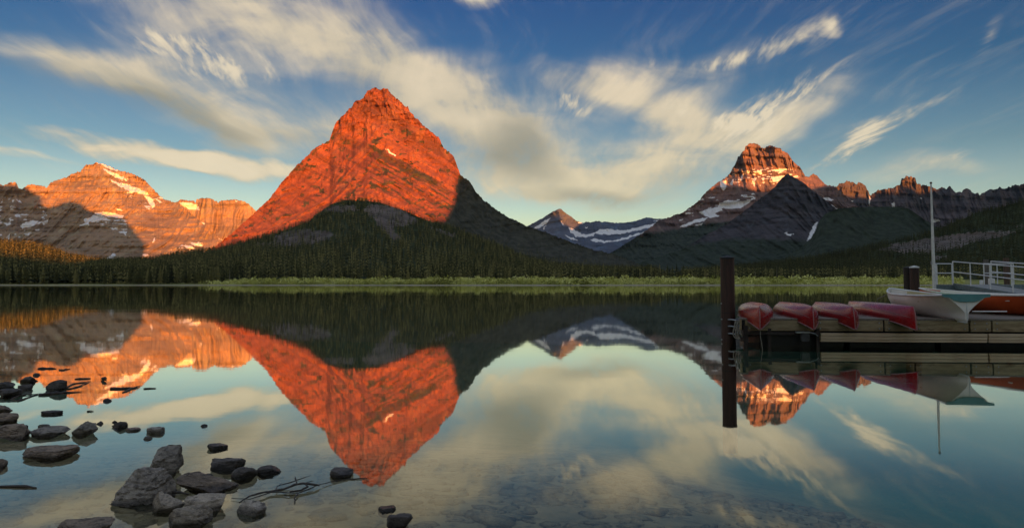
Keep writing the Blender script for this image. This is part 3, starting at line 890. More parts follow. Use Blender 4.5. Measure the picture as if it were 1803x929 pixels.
# ---- unseen hills added outside the frame, shaped to keep the low sun off the valley
def shade_hill(pts, yp, ends, label, slope=2.6, seed=0):
    """pts: surface points on the edge of the shadow, thrown back along the sun direction to the plane y = yp"""
    prof = []
    for P in pts:
        t = (yp - P[1]) / SUNV.y
        q = Vector(P) + SUNV * t
        prof.append((q.x, q.z))
    prof = sorted(prof + list(ends))
    xs = np.linspace(prof[0][0], prof[-1][0], 260)
    zs = np.maximum(pl(xs, prof), 4)
    rows = []
    ts = np.linspace(-1, 1, 25)
    for t in ts:
        w = (1 - abs(t)) ** 1.1
        wob = fbm(xs / 120, xs * 0 + t * 3, oct=4, seed=seed + 2) * 0.10 * zs * min(1, abs(t) * 4) * (1 - abs(t))
        rows.append(np.stack([xs, np.full_like(xs, yp) + t * zs / slope + (0 if t == 0 else 1) * 20 * fbm(xs / 200, xs * 0 + t, oct=3, seed=seed) * (1 - abs(t)) * abs(t), zs * w - 6 * abs(t) + wob], -1))
    V = np.stack(rows).reshape(-1, 3)
    n = len(xs)
    i = np.arange(len(ts) - 1)[:, None] * n + np.arange(n - 1)[None, :]
    F = np.stack([i, i + 1, i + n + 1, i + n], -1).reshape(-1, 4)
    o = link_obj('hill', mesh_np('hill', V, F, M_FOOT, True, {'veg': np.ones(len(V)), 'snow': np.zeros(len(V))}))
    tag(o, label, None, None, 'structure')


def pts_of(sheet, lst): return [sheet.point(a, b)[0] for a, b in lst]


shade_hill(pts_of(LHILL, [(-30, 452), (40, 452), (100, 460), (180, 471)]) + pts_of(MAIN, [(395, 428), (440, 423), (480, 412), (520, 398), (560, 380), (600, 370), (650, 372), (700, 380), (750, 392), (783, 388), (790, 372), (801, 352), (803, 345), (802, 330), (804, 318), (812, 309)]),
           -1500, [(-3000, 60), (-1200, 150), (1500, 760), (2000, 900), (2600, 1000), (4400, 960), (4900, 500), (5300, 60)], 'unseen ridge behind the camera, shaped to cast the valley shadow', 2.0, 301)
shade_hill(pts_of(GOULD, [(0, 320), (44, 328.6), (58.6, 339), (72, 344.5), (76, 362), (85, 364.5), (100, 362), (110.5, 357), (126.5, 355), (144, 358), (147, 364.5), (160, 371), (190, 378), (218, 383), (222, 388), (239.6, 411), (255.6, 430), (274, 454)]),
           2200, [(-5200, 900), (-4600, 1500), (-1960, 200), (-1860, 5)], 'unseen high ridge beyond the left edge, shaped to shade the left mountain', 2.8, 302)
shade_hill(pts_of(WILBUR, [(1250, 335), (1268, 325), (1290, 328), (1320, 333), (1340, 336), (1400, 334), (1425, 333), (1452, 327)]) + pts_of(ICE, [(1474, 346), (1500, 347), (1534, 349), (1541, 328), (1586, 324), (1593, 339), (1615, 340), (1640, 337), (1652, 330)])
           + pts_of(SNOWY, [(983, 384), (990, 392), (1002, 398), (1014, 400), (1019, 391)]), 2500, [(2300, 5), (2420, 600), (2600, 1300), (3060, 1650), (8600, 2200), (9600, 1200)], 'unseen high ridge beyond the right edge, shaped to shade the right range', 3.0, 303)

# ------------------------------------------------------------------ ground, lake, lake bed
SHORE = [(-9000, 700), (-900, 560), (-700, 590), (-480, 640), (-380, 650), (-300, 640), (-240, 622), (-120, 612), (0, 606), (120, 606), (300, 602), (420, 600), (700, 560), (9000, 500)]


def shore_y(x): return pl(x, SHORE) + 11 * fbm(np.asarray(x) / 38, np.asarray(x) * 0, oct=4, seed=401)


def ground_z(x, y):
    d = np.minimum(y - shore_y(x), 1e9)
    side = np.maximum(np.abs(x) - 1700, -60 - (y + 0))           # outside the lake at its sides and behind the camera
    d = np.maximum(d, side)
    z = np.interp(d, [-60, -8, 0, 3, 20, 60, 160, 260, 420], [-7, -1.2, -0.05, 0.5, 1.1, 2.4, 5.0, 8.0, 8.0])
    return z + np.clip(d / 60, 0, 1) * 0.5 * fbm(x / 25, y / 25, oct=3, seed=403)


gx = np.concatenate([np.linspace(-12000, -2200, 12), np.linspace(-2000, -900, 20), np.linspace(-880, 880, 221), np.linspace(900, 2000, 20), np.linspace(2200, 12000, 12)])
gy = np.concatenate([np.linspace(-4000, -1000, 8), np.linspace(-700, -20, 14), np.linspace(20, 540, 14), np.linspace(560, 700, 71), np.linspace(710, 1100, 40), np.linspace(1300, 13500, 14)])
GX, GY = np.meshgrid(gx, gy)
GZ = ground_z(GX, GY)
n = len(gx)
i = np.arange(len(gy) - 1)[:, None] * n + np.arange(n - 1)[None, :]
F = np.stack([i, i + 1, i + n + 1, i + n], -1).reshape(-1, 4)
tag(link_obj('ground', mesh_np('ground', np.stack([GX, GY, GZ], -1).reshape(-1, 3), F, M_GROUND, True)), 'grassy valley floor beyond the lake', None, None, 'structure')

tag(link_obj('lake', mesh_np('lake', [(-2600, -700, 0), (2600, -700, 0), (2600, 800, 0), (-2600, 800, 0)], [(0, 1, 2, 3)], M_WATER)), 'calm lake mirroring the mountains', None, None, 'structure')


def bed_z(x, y):
    r = np.hypot(x * 0.9, y)
    z = -np.interp(r + 0.9 * np.maximum(x - 1, 0) + 0.35 * np.minimum(x, 0), [0, 2.6, 4, 6, 9, 13, 25, 60, 100], [-0.3, 0.02, 0.16, 0.38, 0.8, 1.5, 3.2, 5.5, 6.8])
    return z + 0.05 * fbm(x / 0.9, y / 0.9, oct=4, seed=411) * np.clip(1.2 - y / 80, 0, 1)


bx = np.concatenate([np.linspace(-90, -12, 30), np.linspace(-11.5, 14, 150), np.linspace(15, 90, 30)])
by = np.concatenate([np.linspace(-40, 1, 14), np.linspace(1.2, 14, 110), np.linspace(14.5, 95, 40)])
BX, BY = np.meshgrid(bx, by)
n = len(bx)
i = np.arange(len(by) - 1)[:, None] * n + np.arange(n - 1)[None, :]
F = np.stack([i, i + 1, i + n + 1, i + n], -1).reshape(-1, 4)
tag(link_obj('lake_bed', mesh_np('lake_bed', np.stack([BX, BY, bed_z(BX, BY)], -1).reshape(-1, 3), F, M_BED, True)), 'shallow stony lake bed by the near shore', None, None, 'structure')


# ------------------------------------------------------------------ rocks
def ico(sub):
    bm = bmesh.new()
    bmesh.ops.create_icosphere(bm, subdivisions=sub, radius=1)
    V = np.array([v.co[:] for v in bm.verts])
    F = np.array([[v.index for v in f.verts] for f in bm.faces])
    bm.free()
    return V, F


ICO = {k: ico(k) for k in (1, 2, 3, 4, 5)}


def boulder(seed, cuts=9, rough=0.06, sub=4, depth=(0.55, 0.9), planes=()):
    """a boulder broken by flat faces; fills -1..1 before scaling"""
    r = np.random.default_rng(seed)
    V, F = ICO[sub]
    V = V.copy() * 1.25
    pls = [(np.array(nn, float), d) for nn, d in planes]
    for _ in range(cuts):
        nn = r.normal(size=3)
        pls.append((nn / np.linalg.norm(nn), r.uniform(*depth)))
    for nn, d in pls:
        nn = nn / np.linalg.norm(nn)
        h = V @ nn - d
        V = V - np.outer(np.maximum(h, 0) * 0.97, nn)
    nrm = V / (np.linalg.norm(V, axis=1, keepdims=True) + 1e-9)
    lay = V[:, 2] * 5.5 + 0.8 * V[:, 0] + 0.7 * fbm(V[:, 0] * 2, V[:, 1] * 2, V[:, 2], oct=3, seed=seed + 4)
    dsp = (fbm(V[:, 0] * 1.7 + seed, V[:, 1] * 1.7, V[:, 2] * 1.7, oct=3, seed=seed) * rough * 1.5
           + fbm(V[:, 0] * 5, V[:, 1] * 5, V[:, 2] * 8 + seed, oct=4, seed=seed + 1, ridged=True) * rough * 0.9
           + (np.abs((lay % 1.0) - 0.5) - 0.25) * rough * 0.9)
    V = V + nrm * dsp[:, None]
    lo, hi = V.min(0), V.max(0)
    return (V - (lo + hi) / 2) / ((hi - lo) / 2), F


def stone_mat(name, c1, c2, c3, wet=True):
    m, b = new_mat(name)
    co = node('ShaderNodeNewGeometry').outputs['Position']
    x, y, z = sep(co)
    n1, n2, n3 = noise(co, 5.0, 6, 0.65), noise(mapping(co, scale=(1, 1, 3)), 14.0, 6, 0.7), noise(co, 60.0, 4, 0.7)
    c = mixc(n1.ss(0.35, 0.65), c1, c2)
    c = mixc(n2.ss(0.48, 0.62) * 0.8, c, c3)
    c = mixc(n3.ss(0.55, 0.72) * 0.6, c, tuple(min(1, q * 2.0) for q in c1))
    wm = (z + (n1 - 0.5) * 0.05).ss(0.055, 0.02) * (1.0 if wet else 0.0)
    vv = S(node('ShaderNodeObjectInfo').outputs['Random']).lin(0, 1, 0.68, 1.35)
    c = mixc(1.0, c, comb(vv, vv, vv), 'MULTIPLY')
    dry = c
    c = mixc(wm, dry, mixc(1.0, dry, (0.30, 0.30, 0.30), 'MULTIPLY'))
    setin(b, 'Base Color', c)
    setin(b, 'Roughness', wm.lin(0, 1, 0.72, 0.25))
    setin(b, 'Specular IOR Level', 0.35)
    bump(n1 * 0.5 + n2 * 0.9 + n3 * 0.35, 1.0, 0.03, b)
    return m


M_ST = [stone_mat('grey_stone', (0.38, 0.345, 0.29), (0.21, 0.19, 0.162), (0.05, 0.044, 0.037)),
        stone_mat('brown_stone', (0.27, 0.21, 0.15), (0.155, 0.125, 0.095), (0.046, 0.037, 0.03)),
        stone_mat('dark_stone', (0.12, 0.11, 0.10), (0.065, 0.060, 0.055), (0.02, 0.018, 0.017)),
        stone_mat('pale_stone', (0.42, 0.365, 0.285), (0.28, 0.245, 0.195), (0.085, 0.074, 0.06))]

# name, x0, x1, top y, waterline y, depth ratio, material, seed, cuts, label, extra planes, lean
ROCKS = [
    ('boulder', 165, 272, 826, 893, 0.85, 0, 3, 7, 'biggest dark angular boulder in the group of stones at the lower left', [((-.75, -.25, .45), .50), ((.1, -.75, .6), .52), ((.05, .2, 1), .72), ((.9, -.1, .3), .72)]),
    ('boulder', 246, 308, 785, 838, 0.8, 0, 5, 4, 'upright blocky grey boulder with a slanted flat top behind the biggest boulder', [((-.25, -.5, 1), .5), ((1, 0, .05), .62), ((-.9, -.3, .3), .7), ((0, -1, .15), .62)]),
    ('rock', 297, 405, 835, 868, 0.6, 1, 8, 8, 'long jagged brown rock right of the biggest boulder, tapering to the right', [((.25, -.5, .8), .5), ((.45, .1, .9), .55)]),
    ('rock', 365, 421, 806, 828, 0.7, 2, 11, 5, 'dark wet block with a small spike of bark, above two smooth stones', [((0, 0, 1), .55), ((0, -1, .1), .6)]),
    ('rock', 400, 443, 822, 845, 0.8, 2, 12, 3, 'smooth dark pointed stone below the dark wet block', []),
    ('rock', 444, 488, 822, 836, 0.9, 2, 13, 2, 'low smooth dark stone just right of the pointed stone', [((0, 0, 1), .6)]),
    ('rock', 576, 616, 826, 842, 0.9, 2, 14, 4, 'low flat dark stone at the right end of the branches', [((.1, 0, 1), .5)]),
    ('rock', 249, 312, 867, 904, 0.8, 3, 15, 4, 'rounded brown stone at the foot of the biggest boulder', [((.5, -.2, .8), .7)]),
    ('rock', 277, 356, 888, 930, 0.8, 3, 16, 3, 'pale rounded boulder cut by the lower edge of the view', []),
    ('rock', 313, 384, 874, 903, 0.8, 3, 17, 3, 'smooth grey stone with a brown side, behind the pale boulder', [((0, 0, 1), .6)]),
    ('rock', 410, 461, 881, 908, 0.8, 0, 18, 9, 'faceted grey rock under the left end of the bare branch', []),
    ('rock', 662, 694, 892, 902, 1.0, 2, 19, 5, 'flat dark stone above the black rough stone at the bottom edge', [((0, 0, 1), .5)]),
    ('rock', 679, 724, 905, 934, 0.8, 2, 20, 10, 'black rough stone standing at the bottom edge of the view', [((0, 0, 1), .7)]),
    ('rock', 76, 178, 918, 945, 0.7, 1, 21, 6, 'long low stone cut by the bottom edge left of the biggest boulder', [((0, 0, 1), .5)]),
    ('rock', 12, 106, 788, 810, 0.75, 1, 22, 3, 'flat brown slab with square edges lying left of the biggest boulder', [((0, .1, 1), .42), ((1, -.2, 0), .8), ((-.8, -.5, .3), .7), ((0, -1, .1), .6)]),
    ('rock', -30, 34, 747, 776, 0.9, 1, 23, 6, 'large brown boulder cut by the left edge, above the flat slab', []),
    ('rock', 36, 102, 753, 771, 0.8, 0, 24, 4, 'long low rounded grey stone between the edge boulder and the pointed stone', [((0, 0, 1), .6)]),
    ('rock', 116, 159, 742, 768, 0.8, 0, 25, 5, 'pointed grey stone standing alone above the flat slab', [((-.6, -.2, .7), .5), ((.6, -.2, .7), .5)]),
    ('rock', 73, 109, 668, 688, 0.8, 2, 26, 4, 'dark rounded dome stone beside the floating dark plank', []),
    ('rock', 28, 55, 662, 673, 0.8, 2, 27, 6, 'dark stone upper of the pair near the left edge', []),
    ('rock', 29, 50, 676, 686, 0.8, 2, 28, 6, 'dark stone lower of the pair near the left edge', []),
    ('rock', -14, 25, 685, 699, 0.9, 2, 29, 5, 'long dark stone at the left edge, lower of two', [((0, 0, 1), .6)]),
    ('rock', -16, 15, 672, 684, 0.9, 2, 30, 7, 'dark layered stone at the left edge, upper of two', []),
    ('rock', -22, 10, 712, 726, 0.8, 1, 31, 6, 'brown stone at the left edge above the rounded brown stone', []),
    ('rock', -26, 21, 727, 745, 0.8, 1, 32, 4, 'rounded brown stone at the left edge just above the large edge boulder', []),
    ('rock', -18, 5, 808, 824, 0.8, 1, 33, 5, 'small brown stone at the left edge below the flat slab', []),
    ('rock', 65, 102, 723, 730, 0.6, 2, 34, 6, 'very flat dark stone breaking the water above the low rounded stone', [((0, 0, 1), .4)]),
    ('rock', 190, 218, 741, 754, 0.8, 2, 35, 9, 'small jagged reddish dark rock right of the pointed stone', []),
    ('rock', 166, 179, 741, 747, 0.8, 2, 36, 5, 'tiny dark stone left of the small jagged rock', []),
    ('rock', 217, 241, 753, 759, 0.8, 0, 37, 4, 'small flat stone right below the small jagged rock', [((0, 0, 1), .5)]),
    ('rock', 252, 283, 752, 763, 0.8, 0, 38, 3, 'small oval grey stone right of the small flat stone', [((0, 0, 1), .6)]),
    ('rock', 250, 265, 767, 773, 0.8, 0, 39, 3, 'tiny oval stone under the small oval grey stone', []),
    ('rock', 350, 365, 746, 751, 0.7, 2, 40, 7, 'tiny dark stone alone in open water right of the small oval stone', []),
    ('rock', 361, 394, 781, 792, 0.8, 2, 41, 5, 'dark slanted stone alone above the dark wet block', [((0.2, 0, 1), .55)]),
    ('rock', 176, 192, 701, 707, 0.8, 2, 42, 4, 'tiny dark stone below the drifting bark pieces', []),
    ('rock', 56, 67, 656, 661, 0.8, 2, 43, 5, 'tiny dark stone farthest out near the drifting sticks', []),
    ('rock', 30, 47, 748, 753, 0.6, 2, 44, 5, 'tiny flat stone over the left end of the low rounded stone', []),
    ('rock', 61, 83, 746, 752, 0.6, 0, 45, 5, 'tiny flat stone over the right end of the low rounded stone', []),
    ('rock', 352, 372, 833, 838, 0.7, 3, 46, 4, 'small pale stone awash beside the dark wet block', []),
    ('rock', 195, 205, 740, 744, 0.7, 2, 48, 4, 'tiny dark chip left of the small jagged rock top', []),
]
for nm, x0, x1, yt, yw, dr, mi, seed, cuts, lab, planes in ROCKS:
    c = onz((x0 + x1) / 2, yw)
    k = c.y / FPX
    wdt = (x1 - x0) * k
    dep = wdt * dr
    slope = CAMH / c.y
    hgt = max((yw - yt) * k - dep * 0.45 * slope, wdt * 0.10)
    V, F = boulder(seed, cuts, 0.105 if wdt > 0.2 else 0.08, 5 if wdt > 0.3 else (4 if wdt > 0.14 else 3), (0.62, 0.95), planes)
    under = max(0.35 * hgt, 0.05)
    V = V * np.array([wdt / 2, dep / 2, (hgt + under) / 2])
    me = mesh_np(nm, V, F, M_ST[mi], True)
    try: me.set_sharp_from_angle(angle=R(28))
    except Exception: pass
    o = link_obj(nm, me)
    o.location = (c.x, c.y + dep * 0.5, (hgt - under) / 2)
    tag(o, lab, 'rock', 'stones standing in the shallow water')

# submerged stones on the bed
sv, sf, off = [], [], 0
V0, F0 = ICO[1]
for q in range(2400):
    y = rng.uniform(2.2, 9.5)
    x = rng.uniform(-0.85, 0.80) * y
    s = rng.uniform(0.025, 0.085) * (1 + (rng.random() < 0.12) * 1.2)
    a = rng.uniform(0, 3.14)
    V = V0 * (1 + 0.25 * rng.normal(size=V0.shape)) * np.array([s * rng.uniform(0.9, 1.8), s, s * 0.20])
    V = np.stack([V[:, 0] * math.cos(a) - V[:, 1] * math.sin(a), V[:, 0] * math.sin(a) + V[:, 1] * math.cos(a), V[:, 2]], -1)
    zb = float(bed_z(np.array([x]), np.array([y]))[0])
    if zb + s * 0.3 > -0.02: continue
    V = V + np.array([x, y, zb + s * 0.02])
    sv.append(V)
    sf.append(F0 + off)
    off += len(V)
M_PEB = stone_mat('bed_stone', (0.36, 0.27, 0.17), (0.27, 0.205, 0.13), (0.20, 0.15, 0.10), False)
tag(link_obj('submerged_stones', mesh_np('submerged_stones', np.concatenate(sv), np.concatenate(sf), M_PEB, True)), 'flat stones under the shallow water', None, None, 'stuff')

# ------------------------------------------------------------------ driftwood
M_WOODWET = simple_mat('wet_driftwood', (0.022, 0.017, 0.013), (0.045, 0.034, 0.026), 30, 0.5, 0.4, (1, 1, 1), 0.6, 0.01)


def sticks(name, label, lines, group=None):
    """lines: lists of (px, py, height above water) with start and end radius"""
    o = None
    mb = MB()
    for pts, r0, r1 in lines:
        P = []
        for q in pts:
            z = q[2] * 0.4 if len(q) > 2 else 0.008
            P.append(onz(q[0], q[1] + 0, z))
        # finer, knobbly
        Q = []
        for a, b in zip(P[:-1], P[1:]):
            for t in (0, 0.34, 0.67): Q.append(a.lerp(b, t) + Vector((random.uniform(-1, 1), random.uniform(-1, 1), random.uniform(-.4, .4))) * r0 * 0.5)
        Q.append(P[-1])
        n = len(Q)
        mb.tube(Q, [max(0.0015, (r0 + (r1 - r0) * i / (n - 1)) * random.uniform(.8, 1.2) * (0.2 + 0.8 * math.sin(math.pi * min(.97, max(.03, i / (n - 1)))) ** 0.4)) for i in range(n)], 7)
    o = mb.build(name, M_WOODWET, None, True)
    return tag(o, label, 'branch' if 'branch' in name or 'stick' in name else 'driftwood', group)


sticks('branch', 'bare forked black branch lying half in the water right of the stones',
       [([(422, 884, .05), (440, 872, .08), (465, 866, .07), (478, 864, .05), (500, 860, .06), (518, 853, .10), (535, 850, .11), (556, 853, .07), (562, 854, .05)], .008, .010),
        ([(407, 876, .03), (440, 878, .035), (478, 866, .05), (496, 865, .05), (510, 867, .05), (525, 867, .04), (545, 860, .05), (560, 853, .05), (582, 848, .03), (610, 843, .02)], .005, .004),
        ([(525, 867, .04), (519, 876, .03), (518, 886, .01)], .009, .003), ([(490, 854, .05), (510, 849, .08), (530, 842, .12), (548, 836, .14)], .005, .003),
        ([(523, 850, .12), (520, 842, .16), (519, 838, .18)], .008, .003), ([(535, 849, .11), (542, 856, .07), (530, 862, .05), (510, 865, .05)], .008, .008), ([(540, 848, .10), (552, 846, .10)], .004, .002),
        ([(484, 864, .05), (488, 856, .06), (496, 850, .07)], .006, .003)])
sticks('stick', 'thin twig floating between the flat stone and the red reflection', [([(610, 843, .012), (630, 842, .012), (647, 841, .012)], .006, .004)])
sticks('stick', 'black stick wedged between the biggest boulder and the rounded stone', [([(272, 861, .05), (290, 864, .06), (312, 866, .06), (332, 869, .03)], .012, .010)])
sticks('stick', 'dark stick lying flat at the lower left edge', [([(-20, 856, .01), (20, 856, .012), (45, 856, .015), (64, 858, .012)], .009, .013)])
sticks('branch', 'looped dark twig poking from the water right of the dome stone', [([(112, 684), (128, 675), (143, 673), (160, 671)], .016, .006), ([(112, 684), (122, 684), (138, 680), (150, 675), (158, 671)], .016, .006)])
sticks('branch', 'looped dark twig poking from the water below the pair of stones', [([(18, 703), (33, 696), (48, 694), (60, 694), (72, 692)], .012, .006), ([(18, 703), (32, 705), (44, 701), (54, 697), (73, 692)], .012, .006)])
sticks('stick', 'smooth dark log barely above water under the dome stone', [([(71, 695), (90, 692.5), (115, 690.5), (144, 689)], .035, .008)])
sticks('stick', 'dark floating sliver farthest left above the dome stone', [([(65, 648.5), (82, 648), (99, 648.5)], .028, .014)])
sticks('stick', 'short dark twig right of the farthest floating sliver', [([(104, 650.5), (112, 651), (116, 649.6), (124, 648.8)], .02, .008)])
sticks('stick', 'dark floating sliver above the looped twig', [([(131, 666.5), (146, 666), (160, 665.5)], .018, .01)])
sticks('stick', 'short dark stub standing in the water above the drifting bark', [([(181, 666, 0), (183, 666, .09), (185, 666, .12)], .03, .015), ([(184, 666, .02), (188, 666, .05)], .02, .01)])
sticks('stick', 'drifting dark bark with raised tip, left of the thin sliver', [([(194, 684), (212, 683.5), (224, 683)], .03, .012), ([(217, 690), (230, 684), (247, 678.5)], .022, .008), ([(215, 684), (235, 682)], .02, .02)])
sticks('stick', 'thin dark sliver floating right of the drifting bark', [([(253, 683.5), (263, 683), (275, 682.8)], .014, .008)])
sticks('stick', 'tiny floating chip below the drifting bark', [([(153, 723.5), (158, 723), (165, 722.8)], .012, .006)])
sticks('stick', 'small upright twig at the tip of the dark wet block', [([(418, 818, .02), (421, 814, .06), (422, 812, .09)], .012, .005)])

# ------------------------------------------------------------------ conifers
def conifer(seed, tiers=9, k=9, rad=0.17):
    """crown of drooping ragged whorls, height 1"""
    r = np.random.default_rng(seed)
    V, F = [], []
    for t in range(tiers):
        f = t / (tiers - 1)
        z = 0.10 + 0.80 * f ** 0.95
        R0 = rad * ((1 - f) ** 0.85 + 0.06) * r.uniform(0.75, 1.2) * (0.75 if t == 0 else 1)
        hgt = 0.17 * (1 - 0.35 * f)
        b = len(V)
        V.append((r.normal() * 0.006, r.normal() * 0.006, min(z + hgt, 1.0)))
        a0 = r.uniform(0, 6.28)
        m = 2 * k
        for i in range(m):
            a = a0 + 2 * math.pi * i / m
            q = R0 * (r.uniform(0.75, 1.25) if i % 2 == 0 else r.uniform(0.35, 0.6))
            V.append((q * math.cos(a), q * math.sin(a), z - (0.045 if i % 2 == 0 else -0.01) * (1 - f * 0.5) + r.normal() * 0.012))
        for i in range(m): F.append((b, b + 1 + i, b + 1 + (i + 1) % m))
    return np.array(V), np.array(F)


TRUNK = MB().tube([(0, 0, -0.06), (0, 0, 0.5), (0, 0, 0.96)], [0.016, 0.010, 0.002], 6).mesh('trunk', M_BARK)
DEADTRUNK = MB().tube([(0, 0, -0.06), (0.004, 0, 0.5), (0, 0.004, 1.0)], [0.014, 0.010, 0.003], 6)
for q in range(14):
    z = 0.3 + q * 0.045
    a = q * 2.4
    l = 0.08 * (1.2 - z)
    DEADTRUNK.tube([(0, 0, z), (l * math.cos(a), l * math.sin(a), z - 0.01)], [0.004, 0.001], 4)
M_DEADWOOD = simple_mat('bleached_dead_wood', (0.30, 0.27, 0.23), (0.20, 0.18, 0.16), 3, 0.9, 0.1)
CROWNS = []
for q in range(8):
    V, F = conifer(900 + q, 8 + q % 3, 8, 0.15 + 0.012 * (q % 4))
    CROWNS.append(mesh_np('crown', V, F, M_TREEONE))

TREE_ZONES = [  # px range, depth range, height range, number, label
    (-12, 190, 650, 720, (11, 22), 62, 'tall dark conifer on the left shore below the low wooded hill'),
    (190, 385, 655, 740, (11, 22), 58, 'tall dark conifer on the shore below the left mountain'),
    (385, 820, 770, 850, (10, 21), 92, 'dark conifer behind the willow strip below the red mountain'),
    (820, 1265, 800, 870, (10, 22), 62, 'dark conifer behind the willow strip in the open middle of the valley'),
    (1290, 1640, 790, 870, (9, 21), 22, 'dark conifer behind the willow strip below the right hillside')]
for x0, x1, d0, d1, hr, cnt, lab in TREE_ZONES:
    for q in range(cnt):
        px = x0 + (x1 - x0) * (q + rng.uniform(0.1, 0.9)) / cnt
        D = rng.uniform(d0, d1)
        x = ray(px, 499)[0] * D
        D = max(D, float(shore_y(np.array([x]))[0]) + 6)
        x = ray(px, 499)[0] * D
        z = float(ground_z(np.array([x]), np.array([D]))[0])
        h = rng.uniform(*hr)
        t = thing('conifer_tree', lab, 'tree', (x, D, z), rng.uniform(0, 6.28), 'conifers along the far shore')
        t.scale = (h * rng.uniform(.9, 1.15),) * 2 + (h,)
        link_obj('trunk', TRUNK, t)
        link_obj('crown', CROWNS[q % 8], t)
for px, D, h, lab in ((1330, 770, 13.5, 'bleached dead trunk standing right of the near post in the far meadow'), (1368, 775, 17, 'taller bleached dead trunk in the far meadow right of the near post'), (404, 730, 14, 'bleached dead trunk on the shore below the left end of the red mountain')):
    x = ray(px, 499)[0] * D
    t = thing('dead_tree', lab, 'tree', (x, D, float(ground_z(np.array([x]), np.array([D]))[0])))
    t.scale = (h, h, h)
    DEADTRUNK.build('trunk', M_DEADWOOD, t)


# the wood on the hills: one mass
def merge_trees(P, H, variants, name, mat):
    vs, fs, ti, off = [], [], [], 0
    idx = rng.integers(0, len(variants), len(P))
    for v, (V, F) in enumerate(variants):
        sel = np.where(idx == v)[0]
        if not len(sel): continue
        a = rng.uniform(0, 6.28, len(sel))
        h = H[sel]
        w = h * rng.uniform(0.8, 1.25, len(sel))
        c, s_ = np.cos(a), np.sin(a)
        X = (V[None, :, 0] * c[:, None] - V[None, :, 1] * s_[:, None]) * w[:, None] + P[sel, 0][:, None]
        Y = (V[None, :, 0] * s_[:, None] + V[None, :, 1] * c[:, None]) * w[:, None] + P[sel, 1][:, None]
        Z = V[None, :, 2] * h[:, None] + P[sel, 2][:, None]
        vs.append(np.stack([X, Y, Z], -1).reshape(-1, 3))
        fs.append((F[None] + (np.arange(len(sel)) * len(V))[:, None, None] + off).reshape(-1, 3))
        ti.append(np.repeat(rng.random(len(sel)) * np.where((P[sel, 0] > 330) & (P[sel, 1] > 880), 0.42, 1.0), len(V)))
        off += len(sel) * len(V)
    return link_obj(name, mesh_np(name, np.concatenate(vs), np.concatenate(fs), mat, False, {'tint': np.concatenate(ti)}))


SMALL = [conifer(700 + q, 4, 3, 0.17) for q in range(6)]


def scatter(sheet, n, hr, keep=None, vpow=1.0, x0=None, x1=None):
    px = rng.uniform(sheet.px[0] if x0 is None else x0, sheet.px[-1] if x1 is None else x1, n)
    v = rng.uniform(0.0, 1.0, n) ** vpow
    cy, by = np.interp(px, sheet.px, sheet.cy), np.interp(px, sheet.px, sheet.by)
    py = by + (cy - by) * v
    if keep is not None:
        k = keep(px, py)
        px, py = px[k], py[k]
    P = sheet.point(px, py)
    P[:, 2] -= 0.8
    return P, rng.uniform(hr[0], hr[1], len(P))


def foot_keep(px, py):
    wx = px + 5 * fbm(px * 0.15, py * 0.15, oct=3, seed=501)
    wy = py + 3 * fbm(px * 0.15, py * 0.2, oct=3, seed=502)
    k = np.ones(px.shape, bool)
    for p in ROCKS_ON_FOOT: k &= ~pip(wx, wy, p) | (rng.random(px.shape) < 0.24)
    return k & (rng.random(px.shape) < 0.97)


def rh_keep(px, py):
    wx = px + 5 * fbm(px * 0.15, py * 0.15, oct=3, seed=505)
    wy = py + 3 * fbm(px * 0.15, py * 0.2, oct=3, seed=506)
    k = np.ones(px.shape, bool)
    for p in SCRUB: k &= ~pip(wx, wy, p) | (rng.random(px.shape) < 0.14)
    return k


def flank_keep(px, py):
    lim = pl(px, [(780, 396), (830, 404), (900, 428), (1000, 450), (1117, 468)])
    dens = np.clip((py - lim) / 12, 0, 1)
    return (px > 780) & (rng.random(px.shape) < dens * 0.8)


PA, HA = zip(*[scatter(FOOT, 15000, (12, 19), foot_keep, 0.9), scatter(FOOT, 3500, (10, 15), foot_keep, 0.12), scatter(LHILL, 2600, (13, 19), None, 0.8), scatter(LHILL, 700, (12, 18), None, 0.1),
               scatter(RH, 7500, (11, 17), rh_keep, 0.9), scatter(RH, 1200, (9, 14), rh_keep, 0.1), scatter(MAIN, 9000, (10, 16), flank_keep, 1.0)])
# the belt behind the shore row
nb = 4200
px = rng.uniform(-30, 1680, nb)
D = rng.uniform(0, 1, nb) ** 1.3 * 190 + pl(px, [(-30, 655), (380, 680), (420, 780), (1700, 810)])
x = (px - CX) / FPX * D
D = np.maximum(D, shore_y(x) + 8)
PB = np.stack([x, D, ground_z(x, D) - 0.5], -1)
tag(merge_trees(np.concatenate(PA + (PB,)), np.concatenate(HA + (rng.uniform(11, 18, nb),)), SMALL, 'forest', M_TREE), 'dense conifer forest covering the foothills', None, None, 'stuff')

